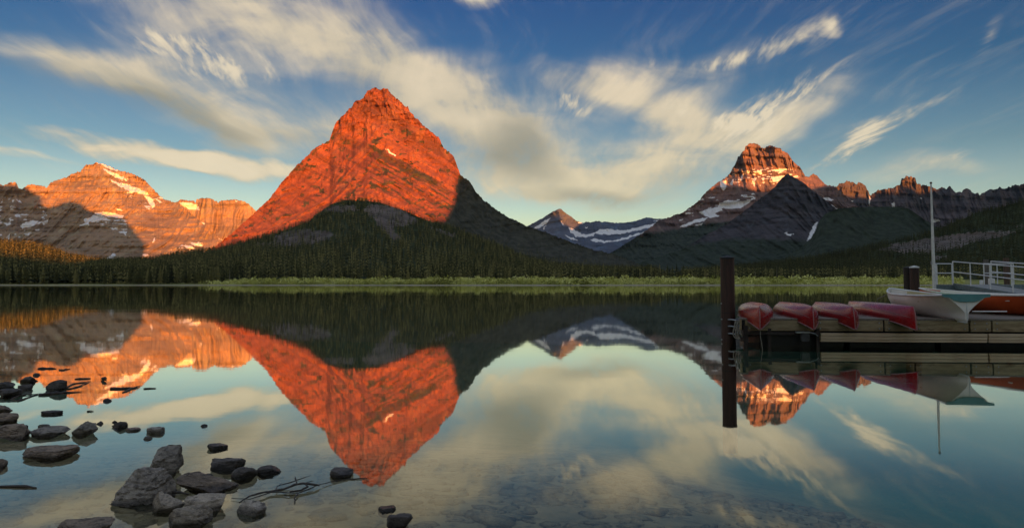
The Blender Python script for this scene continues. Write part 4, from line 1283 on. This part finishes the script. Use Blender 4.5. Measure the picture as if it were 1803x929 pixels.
# willow scrub and grass along the far shore
bv, bf, bt, off = [], [], [], 0
for q in range(3600):
    px = rng.uniform(355, 1690)
    D0 = 0
    D = 612 + 165 * rng.random() ** 1.25
    x = (px - CX) / FPX * D
    sy = float(shore_y(np.array([x]))[0])
    if D < sy + 7: D = sy + 7 + rng.random() * 12
    if px < 420 and rng.random() < 0.6: continue
    z = float(ground_z(np.array([x]), np.array([D]))[0])
    rr = rng.uniform(1.2, 3.2) * (1.1 + 0.8 * fbm(np.array([x / 22.0]), np.array([D / 14.0]), oct=2, seed=77)[0])
    hh = rr * rng.uniform(0.8, 1.6)
    m = 26
    th, ph = rng.uniform(0, 6.28, m), np.arccos(rng.uniform(-0.1, 1, m))
    C = np.stack([np.cos(th) * np.sin(ph) * rr * 1.3, np.sin(th) * np.sin(ph) * rr, np.cos(ph) * hh], -1) * rng.uniform(0.75, 1.05, (m, 1)) + np.array([x, D, z])
    s = rng.uniform(0.3, 0.7, (m, 1)) * rr * 0.55
    A, B = rng.normal(size=(m, 3)), rng.normal(size=(m, 3))
    A /= np.linalg.norm(A, axis=1, keepdims=True)
    B /= np.linalg.norm(B, axis=1, keepdims=True)
    bv.append(np.stack([C + A * s, C + B * s, C - (A + B) * s * 0.6], 1).reshape(-1, 3))
    bf.append(np.arange(m * 3).reshape(-1, 3) + off)
    off += m * 3
    bt.append(np.full(m * 3, np.clip(0.25 + 0.6 * rng.random() + 0.9 * fbm(np.array([x / 35.0]), np.array([D / 12.0]), oct=3, seed=78)[0], 0, 0.85)) + 0.15 * rng.random(m * 3))
tag(link_obj('willow_scrub', mesh_np('willow_scrub', np.concatenate(bv), np.concatenate(bf), M_BUSH, False, {'tint': np.concatenate(bt)})), 'light green willow scrub along the far shore', None, None, 'stuff')
# ------------------------------------------------------------------ dock
M_DECK = simple_mat('weathered_deck_wood', (0.17, 0.145, 0.12), (0.24, 0.21, 0.175), 4.0, 0.85, 0.2, (6, 0.5, 6), 0.4, 0.004, 6, (0.10, 0.085, 0.07))
M_FASCIA = simple_mat('stained_fascia_wood', (0.22, 0.165, 0.095), (0.34, 0.275, 0.165), 3.0, 0.8, 0.2, (0.6, 2, 4), 0.5, 0.006, 6, (0.06, 0.042, 0.028))
M_RAILW = simple_mat('pale_bumper_wood', (0.44, 0.32, 0.21), (0.58, 0.46, 0.32), 3.0, 0.8, 0.2, (0.5, 3, 6), 0.4, 0.004, 6, (0.16, 0.11, 0.07))
M_BLACK = simple_mat('black_float_plastic', (0.008, 0.008, 0.009), (0.014, 0.014, 0.015), 6, 0.5, 0.3)
M_RUBBER = simple_mat('grey_rubber', (0.045, 0.047, 0.05), (0.07, 0.072, 0.075), 9, 0.6, 0.3)
M_PILE = simple_mat('tarred_pile_wood', (0.050, 0.022, 0.016), (0.028, 0.016, 0.013), 5, 0.6, 0.35, (3, 3, 0.35), 0.7, 0.01, 6, (0.085, 0.035, 0.024))
M_PILEDK = simple_mat('dark_pile_wood', (0.030, 0.019, 0.016), (0.017, 0.013, 0.012), 5, 0.6, 0.35, (3, 3, 0.35), 0.7, 0.01)
M_STEEL = simple_mat('dull_galvanised_steel', (0.34, 0.36, 0.37), (0.25, 0.27, 0.28), 12, 0.45, 0.5, (1, 1, 1), 0, 0, 4, None, 0.6)
M_ALU = simple_mat('painted_grey_metal', (0.72, 0.74, 0.75), (0.62, 0.64, 0.65), 8, 0.45, 0.5)
M_RAMP = simple_mat('ramp_deck_grey', (0.30, 0.31, 0.30), (0.23, 0.24, 0.235), 7, 0.8, 0.2)
M_RAMPEDGE = simple_mat('ramp_side_blue_grey', (0.16, 0.21, 0.22), (0.12, 0.16, 0.17), 7, 0.6, 0.3)
M_WHITE = simple_mat('white_paint', (0.74, 0.74, 0.71), (0.62, 0.62, 0.60), 8, 0.5, 0.4)
M_ROPE = simple_mat('rope', (0.30, 0.28, 0.24), (0.20, 0.18, 0.15), 40, 0.9, 0.1)
M_OLDPOST = simple_mat('old_brown_post', (0.14, 0.095, 0.07), (0.09, 0.065, 0.05), 5, 0.85, 0.2, (3, 3, .4), 0.5, 0.01)

DZ = 0.715                                                         # deck height
DROT = R(-4.0)
DO = Vector((5.86, 17.55, 0))
DM = Matrix.Rotation(DROT, 3, 'Z')
SLANT = 0.33


def dk(x, y, z): return DM @ Vector((x, y, z)) + DO                # dock frame to world


dock = thing('dock', 'floating wooden dock carrying the upturned canoes and rowboats', 'dock', DO, DROT)
W, DEP = 14.0, 5.2
px_, k = 0.0, 0
while px_ < W:
    w = 0.142
    d = min(DEP, max(0.25, (px_ + 0.03) / SLANT))
    MB().box((0, d / 2, 0), (w - 0.008, d, 0.038), None, 0.004).build('deck_plank', M_DECK, dock).location = (px_ + w / 2, random.uniform(0, 0.012), DZ - 0.019 + random.uniform(-0.003, 0.003))
    px_ += w
# fascia boards along the front with dark gaps between
joints = [0.10, 1.86, 3.55, 4.28, 5.62, 6.15, 8.2, 10.2, 12.2, 14.0]
for a, b in zip(joints[:-1], joints[1:]):
    MB().box((0, 0, 0), (b - a - 0.045, 0.06, 0.265), None, 0.008).build('fascia_board', M_FASCIA, dock).location = ((a + b) / 2, 0.022 + random.uniform(0, .012), DZ - 0.045 - 0.135)
BOLT = MB().lathe([(0.016, -0.01), (0.02, 0.0), (0.014, 0.012)], (0, 0, 0), 8).mesh('bolt', M_STEEL)
for a, b in zip(joints[:-1], joints[1:]):
    for bxx in (a + 0.12, b - 0.12):
        for bz in (DZ - 0.11, DZ - 0.25):
            bo = link_obj('bolt', BOLT, dock)
            bo.location, bo.rotation_euler = (bxx, -0.012, bz), (math.pi / 2, 0, 0)
MB().box((7.0, 0.085, DZ - 0.18), (13.9, 0.05, 0.26)).build('inner_beam', M_BLACK, dock)
# left slanted end
L = math.hypot(DEP * SLANT, DEP)
er = Matrix.Rotation(math.atan2(1, SLANT), 3, 'Z')
MB().box((DEP * SLANT / 2, DEP / 2, DZ - 0.17), (L, 0.05, 0.25), er).build('end_board', M_FASCIA, dock)
MB().box((DEP * SLANT / 2 + .04, DEP / 2, 0.18), (L, 0.10, 0.10), er).build('end_rail', M_PILEDK, dock)
# lower bumper rails: two long ones made of two stacked boards, a dark one at the left
for a, b in ((1.96, 5.98), (6.02, 10.4), (10.44, 14.0)):
    for z, h, o in ((0.315, 0.075, 0.0), (0.232, 0.075, 0.006), (0.16, 0.05, 0.016)):
        MB().box((0, 0, 0), (b - a, 0.09, h), None, 0.008).build('bumper_rail', M_RAILW, dock).location = ((a + b) / 2, -0.055 + o, z)
MB().box((1.03, -0.02, 0.335), (1.86, 0.08, 0.07), None, 0.008).build('bumper_rail', M_PILEDK, dock)
MB().box((0.12, 0.02, 0.22), (0.10, 0.10, 0.62), None, 0.01).build('corner_post', M_PILEDK, dock)
for xx in (0.72, 1.92):
    MB().box((xx, 0.03, 0.2), (0.08, 0.08, 0.52), None, 0.01).build('corner_post', M_PILEDK, dock)
for a in np.arange(0.5, 13.6, 2.25):
    MB().box((a + 1.1, 1.05, 0.16), (2.1, 1.6, 0.62), None, 0.06).build('float_tank', M_BLACK, dock)
    MB().box((a + 1.1 + 0.6, 3.8, 0.16), (2.1, 1.6, 0.62), None, 0.06).build('float_tank', M_BLACK, dock)
MB().box((1.02, 0.35, 0.02), (1.7, 0.05, 0.10), None, 0.01).build('cross_brace', M_PILEDK, dock)
fb = MB().box((1.56, -0.10, 0.245), (0.20, 0.12, 0.20), None, 0.03).build('bumper_block', M_RUBBER, dock)
MB().box((1.50, -0.12, 0.372), (0.34, 0.10, 0.035), None, 0.008).build('hinge_plate', M_STEEL, fb)
MB().tube([(1.68, -0.1, 0.37), (1.83, -0.08, 0.33), (1.9, -0.07, 0.27)], 0.012, 6).build('hinge_arm', M_STEEL, fb)
# pile guide hoops at the left end
for z in (0.60, 0.42, 0.22):
    c = dk(0, 0, 0)
    pts = []
    for q in range(15):
        a = 2 * math.pi * q / 14
        pts.append((0.16 + 0.19 * math.cos(a), 1.34 + 0.26 * math.sin(a), z + 0.02 * math.sin(2 * a)))
    MB().tube(pts, 0.022, 6).build('pile_hoop', M_STEEL, dock, True)
MB().box((0.30, 1.0, 0.58), (0.10, 0.9, 0.06), None, 0.01).build('hoop_bracket', M_STEEL, dock)
for q in range(3):
    c = (0.02, 0.12 + 0.25 * q, 0.40)
    MB().tube([(c[0] + 0.035 * math.sin(t * 2.2), c[1] + 0.10 * math.sin(t), c[2] + 0.24 * math.cos(t)) for t in np.linspace(0.4, 5.9, 18)], 0.018, 6).build('rope_loop', M_ROPE, dock, True)
for xx, yy in ((5.35, 4.4), (10.5, 0.4)):
    cl = MB().box((xx, yy, DZ + 0.05), (0.26, 0.04, 0.03), None, 0.01).build('cleat', M_STEEL, dock)
    MB().box((xx, yy, DZ + 0.018), (0.09, 0.04, 0.034), None, 0.008).build('cleat_base', M_STEEL, cl)


# ------------------------------------------------------------------ piles
def pile(px, yw, ytop, wpx, D, label, cap=None, capmat=None, mat=None, name='wooden_pile', zc=None):
    X = ray(px, 499)[0] * D
    top = at(px, ytop, D).z
    r = wpx * D / FPX / 2
    t = thing(name, label, 'post', (X, D, 0))
    random.seed(int(px))
    mb = MB()
    mb.lathe([(r * 1.02, -3), (r * 1.01, 0), (r, top * .5), (r * 0.985, top - (0.09 if cap else 0))], (0, 0, 0), 20, 0.012)
    mb.build('shaft', mat or M_PILE, t, True)
    if cap:
        MB().lathe([(r * 1.06, top - 0.10), (r * 1.06, top - 0.05), (r * 0.12, top + 0.0), (0.01, top + 0.004)], (0, 0, 0), 20).build('cap', capmat, t, True)
    return t, r, top


t, r, top = pile(1281, 600, 450, 24, 18.95, 'tall dark round mooring post at the left end of the dock', True, M_BLACK)
for z, a in ((0.62, 3.3), (0.06, 3.2), (1.05, 3.25)):
    MB().lathe([(0.022, -0.02), (0.022, 0.02)], (r * 1.03 * math.cos(a), r * 1.03 * math.sin(a) - 0.02, z), 8).build('bolt', M_STEEL, t)
MB().lathe([(r * 1.03, 0.78), (r * 1.03, 0.81)], (0, 0, 0), 20).build('band', M_PILEDK, t)
pile(1599.5, 0, 469, 15, 30.6, 'dark cut off mooring post left of the white capped one', True, M_BLACK, M_PILEDK)
pile(1610.5, 0, 467.5, 15, 30.0, 'reddish mooring post with a white conical cap behind the white rowboat', True, M_WHITE, M_PILE)
pile(1737, 0, 457, 8, 38.0, 'thin grey wooden post behind the railing, left of the brown post', None, None, simple_mat('grey_post', (0.16, 0.15, 0.13), (0.11, 0.10, 0.09), 5, 0.9))
pile(1773, 0, 454, 9, 38.5, 'brown wooden post behind the railing, right of the white tub', None, None, M_OLDPOST)


# ------------------------------------------------------------------ canoes
def canoe_sections(L, B, Dm, De, ns=34, nk=12, fine=2.3, flat=0.62):
    """outer hull of a double ended canoe: stations from -L/2 to L/2, each from gunwale over keel to gunwale"""
    rows = []
    for i in range(ns + 1):
        t = -1 + 2 * i / ns
        s = abs(t)
        t = math.copysign(1 - (1 - s) ** 1.35 if s > 0 else 0, t)
        s = abs(t)
        hb = B / 2 * (1 - s ** fine) ** 0.92 + 0.012
        g = Dm + (De - Dm) * s ** 3.2
        kz = 0.035 * s ** 3 + (0.16 * ((s - 0.94) / 0.06) ** 2.0 if s > 0.94 else 0)
        row = []
        for k in range(2 * nk + 1):
            u = -1 + k / nk
            a = abs(u) * math.pi / 2
            full = flat * (1 - s) + 1.15 * s
            x = math.copysign(math.sin(a) ** full, u) * hb
            z = kz + (g - kz) * (1 - math.cos(a) ** 1.0) ** (1.35 - 0.45 * s)
            if abs(u) == 1: z = g
            xx = x * (1 - 0.05 * max(0, abs(u) - .8) / .2)
            yend = 0.06 * L / 5 * max(0, (s - 0.9) / 0.1) * (1 - (z - kz) / max(1e-6, g - kz)) ** 2
            row.append(Vector((xx, L / 2 * t - math.copysign(yend, t), z)))
        rows.append(row)
    return rows


def strip(rows, name, mat, parent, thick=0.012):
    V = [tuple(v) for r_ in rows for v in r_]
    n = len(rows[0])
    F = [(i * n + k, i * n + k + 1, (i + 1) * n + k + 1, (i + 1) * n + k) for i in range(len(rows) - 1) for k in range(n - 1)]
    me = bpy.data.meshes.new(name)
    me.from_pydata(V, [], F)
    bm = bmesh.new()
    bm.from_mesh(me)
    bmesh.ops.recalc_face_normals(bm, faces=bm.faces)
    bmesh.ops.solidify(bm, geom=list(bm.faces), thickness=thick)
    bmesh.ops.recalc_face_normals(bm, faces=bm.faces)
    bm.to_mesh(me)
    bm.free()
    me.polygons.foreach_set('use_smooth', [True] * len(me.polygons))
    try: me.set_sharp_from_angle(angle=R(50))
    except Exception: pass
    me.materials.append(mat)
    return link_obj(name, me, parent)


def paint(name, c1, c2, c3, rough=0.32, scale=2.0, coat=0.25):
    m, b = new_mat(name)
    co = objco()
    n1, n2 = noise(co, scale, 6, 0.65), noise(mapping(co, scale=(3, 0.6, 3)), scale * 6, 6, 0.7)
    c = mixc(n1.ss(0.35, 0.65), c1, c2)
    c = mixc(n2.ss(0.60, 0.78) * 0.6, c, c3)
    setin(b, 'Base Color', c)
    setin(b, 'Roughness', (n1 * 0.5 + n2 * 0.5).lin(0.3, 0.7, rough * 0.7, rough * 1.5))
    setin(b, 'Specular IOR Level', 0.38)
    setin(b, 'Coat Weight', coat)
    setin(b, 'Coat Roughness', 0.25)
    bump(n1 * 1.0 + n2 * 0.1, 0.25, 0.012, b)
    return m


M_CANOE = paint('red_canoe_hull', (0.33, 0.011, 0.013), (0.19, 0.007, 0.009), (0.40, 0.06, 0.05), 0.26, 2.0, 0.10)
M_CANOETRIM = simple_mat('canoe_trim', (0.28, 0.15, 0.14), (0.18, 0.08, 0.08), 8, 0.5, 0.4)


def canoe(name, label, near, far, tilt=0.0, L=5.0, B=0.90, Dm=0.34, De=0.57, hull=M_CANOE, trim=M_CANOETRIM, cat='canoe', z0=DZ, pitch=0.0, group='upturned red canoes on the dock'):
    """upside down on the dock; near, far: world xy of the two stems"""
    a, b = Vector((*near, 0)), Vector((*far, 0))
    d = (b - a).normalized()
    c = a + d * L / 2
    t = thing(name, label, cat, (c.x, c.y, z0 + Dm), 0, group)
    t.rotation_euler = (math.pi + pitch, 0, 0)
    M = Matrix.Rotation(math.atan2(-d.x, d.y), 4, 'Z') @ Matrix.Rotation(pitch, 4, 'X') @ Matrix.Rotation(math.pi + tilt, 4, 'Y')
    t.rotation_euler = M.to_euler()
    rows = canoe_sections(L, B, Dm, De)
    strip(rows, 'hull', hull, t)
    for s in (0, -1):
        MB().tube([r_[s] + Vector((0, 0, 0.004)) for r_ in rows], 0.017, 6).build('gunwale', trim, t, True)
    for e, q in ((0, 1), (-1, -1)):
        r_ = rows[e]
        m = len(r_) // 2
        pts = [r_[k] + Vector((0, -0.008 * q, 0)) for k in range(0, m + 1, 2)] + [rows[e + q * j][m] + Vector((0, 0, -0.006)) for j in (1, 3)]
        pts = [Vector((0, p.y, p.z)) for p in pts]
        MB().tube(pts, 0.012, 6).build('stem_band', trim, t, True)
    if cat == 'canoe':
        for kk in (4, -5):
            MB().tube([r_[kk] + Vector((math.copysign(0.004, r_[kk].x), 0, 0)) for r_ in rows[2:-2]], 0.006, 5).build('chine_highlight', M_CANOETRIM, t, True)  # highlight along the chine, modelled as a thin pale tube
    for yy in (-0.22 * L, 0.02 * L, 0.25 * L):
        hb = B / 2 * (1 - abs(yy / (L / 2)) ** 2.3) ** 0.92
        MB().box((0, yy, Dm - 0.03), (hb * 1.9, 0.07, 0.022), None, 0.004).build('thwart', M_RAILW, t)
    return t


def xy(px, D): return (ray(px, 499)[0] * D, D)


canoe('canoe', 'leftmost upturned red canoe, pointing its bow straight at the viewer', xy(1337, 16.75), xy(1321, 21.6), 0.0)
canoe('canoe', 'second upturned red canoe from the mooring post', xy(1432, 16.75), xy(1368, 21.8), 0.02)
canoe('canoe', 'third upturned red canoe from the mooring post, second from the white rowboat', xy(1503, 16.7), xy(1430, 21.8), -0.02)
canoe('canoe', 'longest looking upturned red canoe, right beside the white rowboat', xy(1612, 16.35), xy(1484, 22.0), 0.03, 5.3, 0.9, 0.36, 0.58, pitch=0.0)
M_LIME = paint('lime_hull', (0.22, 0.62, 0.035), (0.18, 0.52, 0.03), (0.3, 0.66, 0.1), 0.4)


# ------------------------------------------------------------------ rowboats
def rowboat(label, stern, bow, hullm, innerm, capm, trimm, L=4.4, B=1.26, zk=-0.06, depth=0.565, group=None, wine=True):
    a, b = Vector((*stern, 0)), Vector((*bow, 0))
    d = (b - a).normalized()
    t = thing('rowboat', label, 'rowboat', (a.x, a.y, DZ), math.atan2(-d.x, d.y))
    ns, nk = 26, 12
    rows = []
    for i in range(ns + 1):
        f = i / ns                                                 # 0 transom .. 1 bow
        hb = B / 2 * (0.80 + 0.20 * math.sin(min(1, f / 0.45) * math.pi / 2)) if f < 0.45 else B / 2 * (1 - ((f - 0.45) / 0.55) ** 2.4) + 0.012
        g = depth + 0.10 * max(0, (0.35 - f) / 0.35) ** 2 * 0.3 + 0.17 * max(0, (f - 0.45) / 0.55) ** 2
        kz = zk + 0.05 * f + (0.46 * ((f - 0.86) / 0.14) ** 2.2 if f > 0.86 else 0)
        w = max(0, 1 - f / 0.42)                                   # wineglass hollow near the stern
        if not wine: w *= 0.3
        row = []
        for k in range(2 * nk + 1):
            u = -1 + k / nk
            q = abs(u)                                             # 0 keel .. 1 gunwale
            zr = q ** (1.25 - 0.35 * f)
            round_ = math.sin(min(1, q * 1.12) * math.pi / 2) ** (0.62 + 0.5 * f)
            hollow = 0.06 * min(1, q * 6) + 0.94 * max(0, (zr - 0.30) / 0.70) ** 1.35
            x = hb * (round_ * (1 - w) + hollow * w) if q > 0 else 0
            row.append(Vector((math.copysign(x, u), f * L, kz + (g - kz) * zr)))
        rows.append(row)
    strip(rows, 'hull', hullm, t, 0.02)
    # inner skin a little smaller
    inn = [[Vector((v.x * 0.955, v.y + (0.02 if j == 0 else 0), v.z + (0.028 if abs(k - nk) < 4 else 0.004))) for k, v in enumerate(r_)] for j, r_ in enumerate(rows[:-1])]
    strip(inn, 'lining', innerm, t, 0.008)
    for s in (0, -1):
        MB().tube([r_[s] + Vector((0, 0, 0.004)) for r_ in rows], 0.027, 8).build('gunwale', trimm, t, True)
    # transom: the stern section closed, teal board above
    r0 = rows[0]
    mb = MB()
    n = len(r0)
    v = [Vector((p.x, -0.012, p.z)) for p in r0] + [Vector((p.x, 0.03, p.z)) for p in r0]
    mb.add(v, [(k, n - 1 - k, n - 2 - k, k + 1) for k in range(nk)] + [(n + k, n + k + 1, 2 * n - 2 - k, 2 * n - 1 - k) for k in range(nk)] + [(k, k + 1, n + k + 1, n + k) for k in range(n - 1)] + [(0, n, 2 * n - 1, n - 1)])
    mb.build('transom', hullm, t)
    g = r0[0].z
    hb = abs(r0[0].x)
    pts = [(-hb - .03, g + .035), (hb + .03, g + .035), (hb + .03, g - .035), (hb * .74, g - .06), (hb * .58, g - .125), (hb * .28, g - .155), (-hb * .28, g - .155), (-hb * .58, g - .125), (-hb * .74, g - .06), (-hb - .03, g - .035)]
    mb = MB()
    m = len(pts)
    mb.add([Vector((p[0], -0.045, p[1])) for p in pts] + [Vector((p[0], 0.035, p[1])) for p in pts], [tuple(range(m)), tuple(range(2 * m - 1, m - 1, -1))] + [(k, m + k, m + (k + 1) % m, (k + 1) % m) for k in range(m)])
    mb.build('transom_cap', capm, t)
    MB().tube([(0, -0.02, zk + .02), (0, -0.025, 0.2), (0, -0.02, 0.42)], 0.012, 6).build('stern_post', trimm, t)
    MB().tube([Vector((0, r_[nk].y, r_[nk].z - 0.008)) for r_ in rows], 0.016, 6).build('keel_strip', trimm, t)
    for yy, w_ in ((0.32 * L, 0.24), (0.58 * L, 0.24)):
        i = int(yy / L * ns)
        hb2 = abs(rows[i][2].x)
        MB().box((0, yy, depth - 0.15), (hb2 * 1.92, w_, 0.03), None, 0.006).build('seat', innerm, t)
    hbw = abs(rows[21][0].x)
    mb = MB()
    i0 = 20
    pr = [rows[i0 + j][0] for j in range(0, ns - i0 + 1)]
    top = [Vector((p.x * .94, p.y, p.z - .03)) for p in pr] + [Vector((-p.x * .94, p.y, p.z - .03)) for p in pr[::-1]]
    return t


M_WBOAT = paint('white_boat_paint', (0.84, 0.82, 0.78), (0.72, 0.70, 0.67), (0.46, 0.44, 0.42), 0.4, 1.2, 0.1)
M_CREAM = paint('cream_boat_lining', (0.52, 0.46, 0.28), (0.44, 0.39, 0.23), (0.3, 0.27, 0.18), 0.5)
M_TEAL = paint('teal_paint', (0.10, 0.27, 0.28), (0.075, 0.21, 0.22), (0.16, 0.32, 0.32), 0.4)
M_ORANGE = paint('orange_boat_paint', (0.70, 0.115, 0.025), (0.58, 0.085, 0.02), (0.60, 0.17, 0.07), 0.4, 1.2, 0.1)
M_GUNW = paint('pale_gunwale', (0.62, 0.66, 0.66), (0.50, 0.54, 0.55), (0.4, 0.42, 0.42), 0.4)
rowboat('white rowboat with a teal stern board and cream inside, sitting upright on the dock', xy(1700, 16.75), xy(1570, 21.0), M_WBOAT, M_CREAM, M_TEAL, M_GUNW)
rowboat('orange rowboat with a white rim at the right edge behind the white rowboat', xy(1905, 17.6), xy(1654, 21.7), M_ORANGE, M_WBOAT, M_WBOAT, M_WHITE, 5.0, 1.42, -0.02, 0.56)
canoe('upturned_boat', 'lime green upturned hull showing between the white and the orange rowboat', xy(1662, 19.9), xy(1628, 22.3), 0, 2.6, 0.95, 0.52, 0.55, M_LIME, M_LIME, 'boat', DZ, 0.0, None)
q = MB().tube([(0, 0, 0), (0.9, -0.02, 0)], 0.02, 6).build('oar', M_WHITE, None, True)
q.location = at(1712, 548, 18.2)
tag(q, 'pale oar handle showing under the orange rowboat', 'oar')
p0, p1, p2 = at(1568, 513.5, 20.9), at(1545, 526, 21.3), dk(5.35, 4.4, DZ + 0.06)
tag(MB().tube([p0, p0.lerp(p1, .5) + Vector((0, 0, -0.015)), p1, p1.lerp(p2, .5) + Vector((0, 0, -0.06)), p2], 0.011, 6).build('mooring_rope', M_ROPE, None, True), 'thin rope running down from the bow of the white rowboat', 'rope')
p0 = at(1339, 574, 16.8)
tag(MB().tube([p0, p0 + Vector((0.0, 0.02, -0.25)), p0 + Vector((0.03, 0.02, -0.42)), p0 + Vector((0.05, 0.02, -0.58))], 0.008, 6).build('painter_rope', M_ROPE, None, True), 'thin line hanging into the water from the bow of the leftmost canoe', 'rope')

# ------------------------------------------------------------------ pier, gangway, flagpole
PZ = 1.55
pier = thing('pier', 'fixed grey pier with a railing at the top of the gangway', 'pier', (20.7, 33.4, 0))
sk = 0.63
for nm_, a_, mt_ in (('deck', (0, 10.4, 0, 3.8, PZ - 0.08, PZ), M_RAMP), ('edge_beam', (0, 10.4, -0.06, -0.003, PZ - 0.32, PZ - 0.02), M_RAMPEDGE), ('edge_beam', (-0.06, -0.003, 0, 3.8, PZ - 0.32, PZ - 0.02), M_RAMPEDGE)):
    mb = MB()
    x0, x1, y0, y1, z0, z1 = a_
    mb.add([(x + sk * y, y, z) for z in (z0, z1) for x, y in ((x0, y0), (x1, y0), (x1, y1), (x0, y1))], [(3, 2, 1, 0), (4, 5, 6, 7), (0, 1, 5, 4), (1, 2, 6, 5), (2, 3, 7, 6), (3, 0, 4, 7)])
    mb.build(nm_, mt_, pier)
for xx in (0.2, 3.4, 6.8, 10.0):
    for yy in (0.3, 3.5):
        MB().lathe([(0.13, -2), (0.13, PZ - 0.1)], (xx + sk * yy, yy, 0), 12).build('support', M_PILEDK, pier)


def rail(parent, pts, h, posts, r=0.024):
    """two level pipe railing along pts; posts at fractions of the length"""
    P = [Vector(p) for p in pts]
    for hh in (h, h * 0.55):
        MB().tube([p + Vector((0, 0, hh)) for p in P], r, 8).build('handrail' if hh == h else 'midrail', M_ALU, parent, True)
    ln = [0]
    for a, b in zip(P[:-1], P[1:]): ln.append(ln[-1] + (b - a).length)
    for f in posts:
        s = f * ln[-1]
        i = max(k for k in range(len(ln) - 1) if ln[k] <= s + 1e-6)
        p = P[i].lerp(P[i + 1], (s - ln[i]) / (ln[i + 1] - ln[i]))
        MB().tube([p, p + Vector((0, 0, h))], r * 1.05, 8).build('rail_post', M_ALU, parent)


rail(pier, [(0.08, 0.05, PZ), (0.95, 0.05, PZ)], 1.02, (0, 0.93))
rail(pier, [(0.12, 0.05, PZ), (0.12 + sk * 3.6, 3.65, PZ)], 1.02, (0.45, 1))
rail(pier, [(2.45, 0.05, PZ), (3.9, 0.05, PZ)], 1.02, (0.0, 0.45, 1))
gw0, gw1 = Vector((21.75, 33.5, PZ + 0.01)), Vector((18.75, 21.6, DZ + 0.09))
gang = thing('gangway', 'grey metal gangway with pipe railings sloping down to the dock', 'gangway', gw0)
dv = gw1 - gw0
side = Vector((-dv.y, dv.x, 0)).normalized() * 1.5
mb = MB()
mb.add([Vector((0, 0, 0)), dv, dv + side, side, Vector((0, 0, -.05)), dv - Vector((0, 0, .05)), dv + side - Vector((0, 0, .05)), side - Vector((0, 0, .05))], [(0, 1, 2, 3), (7, 6, 5, 4), (0, 4, 5, 1), (1, 5, 6, 2), (2, 6, 7, 3), (3, 7, 4, 0)])
mb.build('ramp_deck', M_RAMP, gang)
for o in (Vector((0, 0, 0)), side):
    u = side.normalized() * 0.05 * (-1 if o.length < .1 else 1)
    mb = MB()
    a, b = o, o + dv
    mb.add([a + u + Vector((0, 0, .06)), b + u + Vector((0, 0, .06)), b + u - Vector((0, 0, .16)), a + u - Vector((0, 0, .20)), a + u * 2 + Vector((0, 0, .06)), b + u * 2 + Vector((0, 0, .06)), b + u * 2 - Vector((0, 0, .16)), a + u * 2 - Vector((0, 0, .20))],
           [(0, 1, 2, 3), (7, 6, 5, 4), (0, 4, 5, 1), (1, 5, 6, 2), (2, 6, 7, 3), (3, 7, 4, 0)])
    mb.build('side_beam', M_RAMPEDGE, gang)
    rail(gang, [o + u * 1.5, o + u * 1.5 + dv], 1.12, (0.0, 0.17, 0.34, 0.51, 0.68, 0.85, 0.99))
fl = thing('flagpole', 'tall thin white flagpole without a flag at the left end of the pier railing', 'flagpole', (20.6, 33.3, 0))
zt = at(1636, 324, 33.3).z
MB().tube([(0, 0, 1.2), (0, 0, 3.0), (0, 0, zt)], [0.085, 0.07, 0.035], 12).build('pole', M_WHITE, fl, True)
MB().lathe([(0.01, zt), (0.05, zt + .02), (0.06, zt + .06), (0.04, zt + .1), (0.01, zt + .11)], (0, 0, 0), 10).build('finial', M_OLDPOST, fl, True)
cl = MB().box((-0.1, 0, 2.6), (0.05, 0.04, 0.16), None, 0.008).build('cleat', M_STEEL, fl)
MB().box((0, 0, 0.6), (0.16, 0.16, 1.25), None, 0.01).build('base_post', M_PILEDK, fl)
fx = at(1628.5, 349, 33.3)
for px, py, D, w, h, mat, nm, lab, cat in ((1746, 502, 36.2, 0.30, 0.30, M_WHITE, 'white_tub', 'white plastic tub standing on the pier between the two far posts', 'tub'), (1728, 501, 36.4, 0.17, 0.22, M_ALU, 'pail', 'small bluish white pail on the pier beside the white tub', 'pail')):
    X = ray(px, 499)[0] * D
    o = thing(nm, lab, cat, (X, D, PZ))
    MB().lathe([(w * .44, 0), (w * .5, h * .15), (w * .5, h * .9), (w * .46, h)], (0, 0, 0), 16).build('body', mat, o, True)
    MB().lathe([(w * .53, h * .96), (w * .53, h * 1.04), (w * .3, h * 1.08)], (0, 0, 0), 16).build('lid', mat, o, True)

# ------------------------------------------------------------------ thin air between the camera and the far range
HAZE = 0.6e-5
hm = bpy.data.materials.new('valley_haze')
hm.use_nodes = True
S.nt = hm.node_tree
for nd in list(S.nt.nodes):
    if nd.type != 'OUTPUT_MATERIAL': S.nt.nodes.remove(nd)
pv = node('ShaderNodeVolumePrincipled')
pv.inputs['Color'].default_value = (0.50, 0.76, 1.0, 1)
pv.inputs['Density'].default_value = HAZE
link(pv.outputs[0], S.nt.nodes['Material Output'].inputs['Volume'])
hz = MB().box((0, 4700, 1246), (24400, 18000, 2510)).build('haze', hm)
tag(hz, 'faint blue morning haze over the valley', None, None, 'stuff')
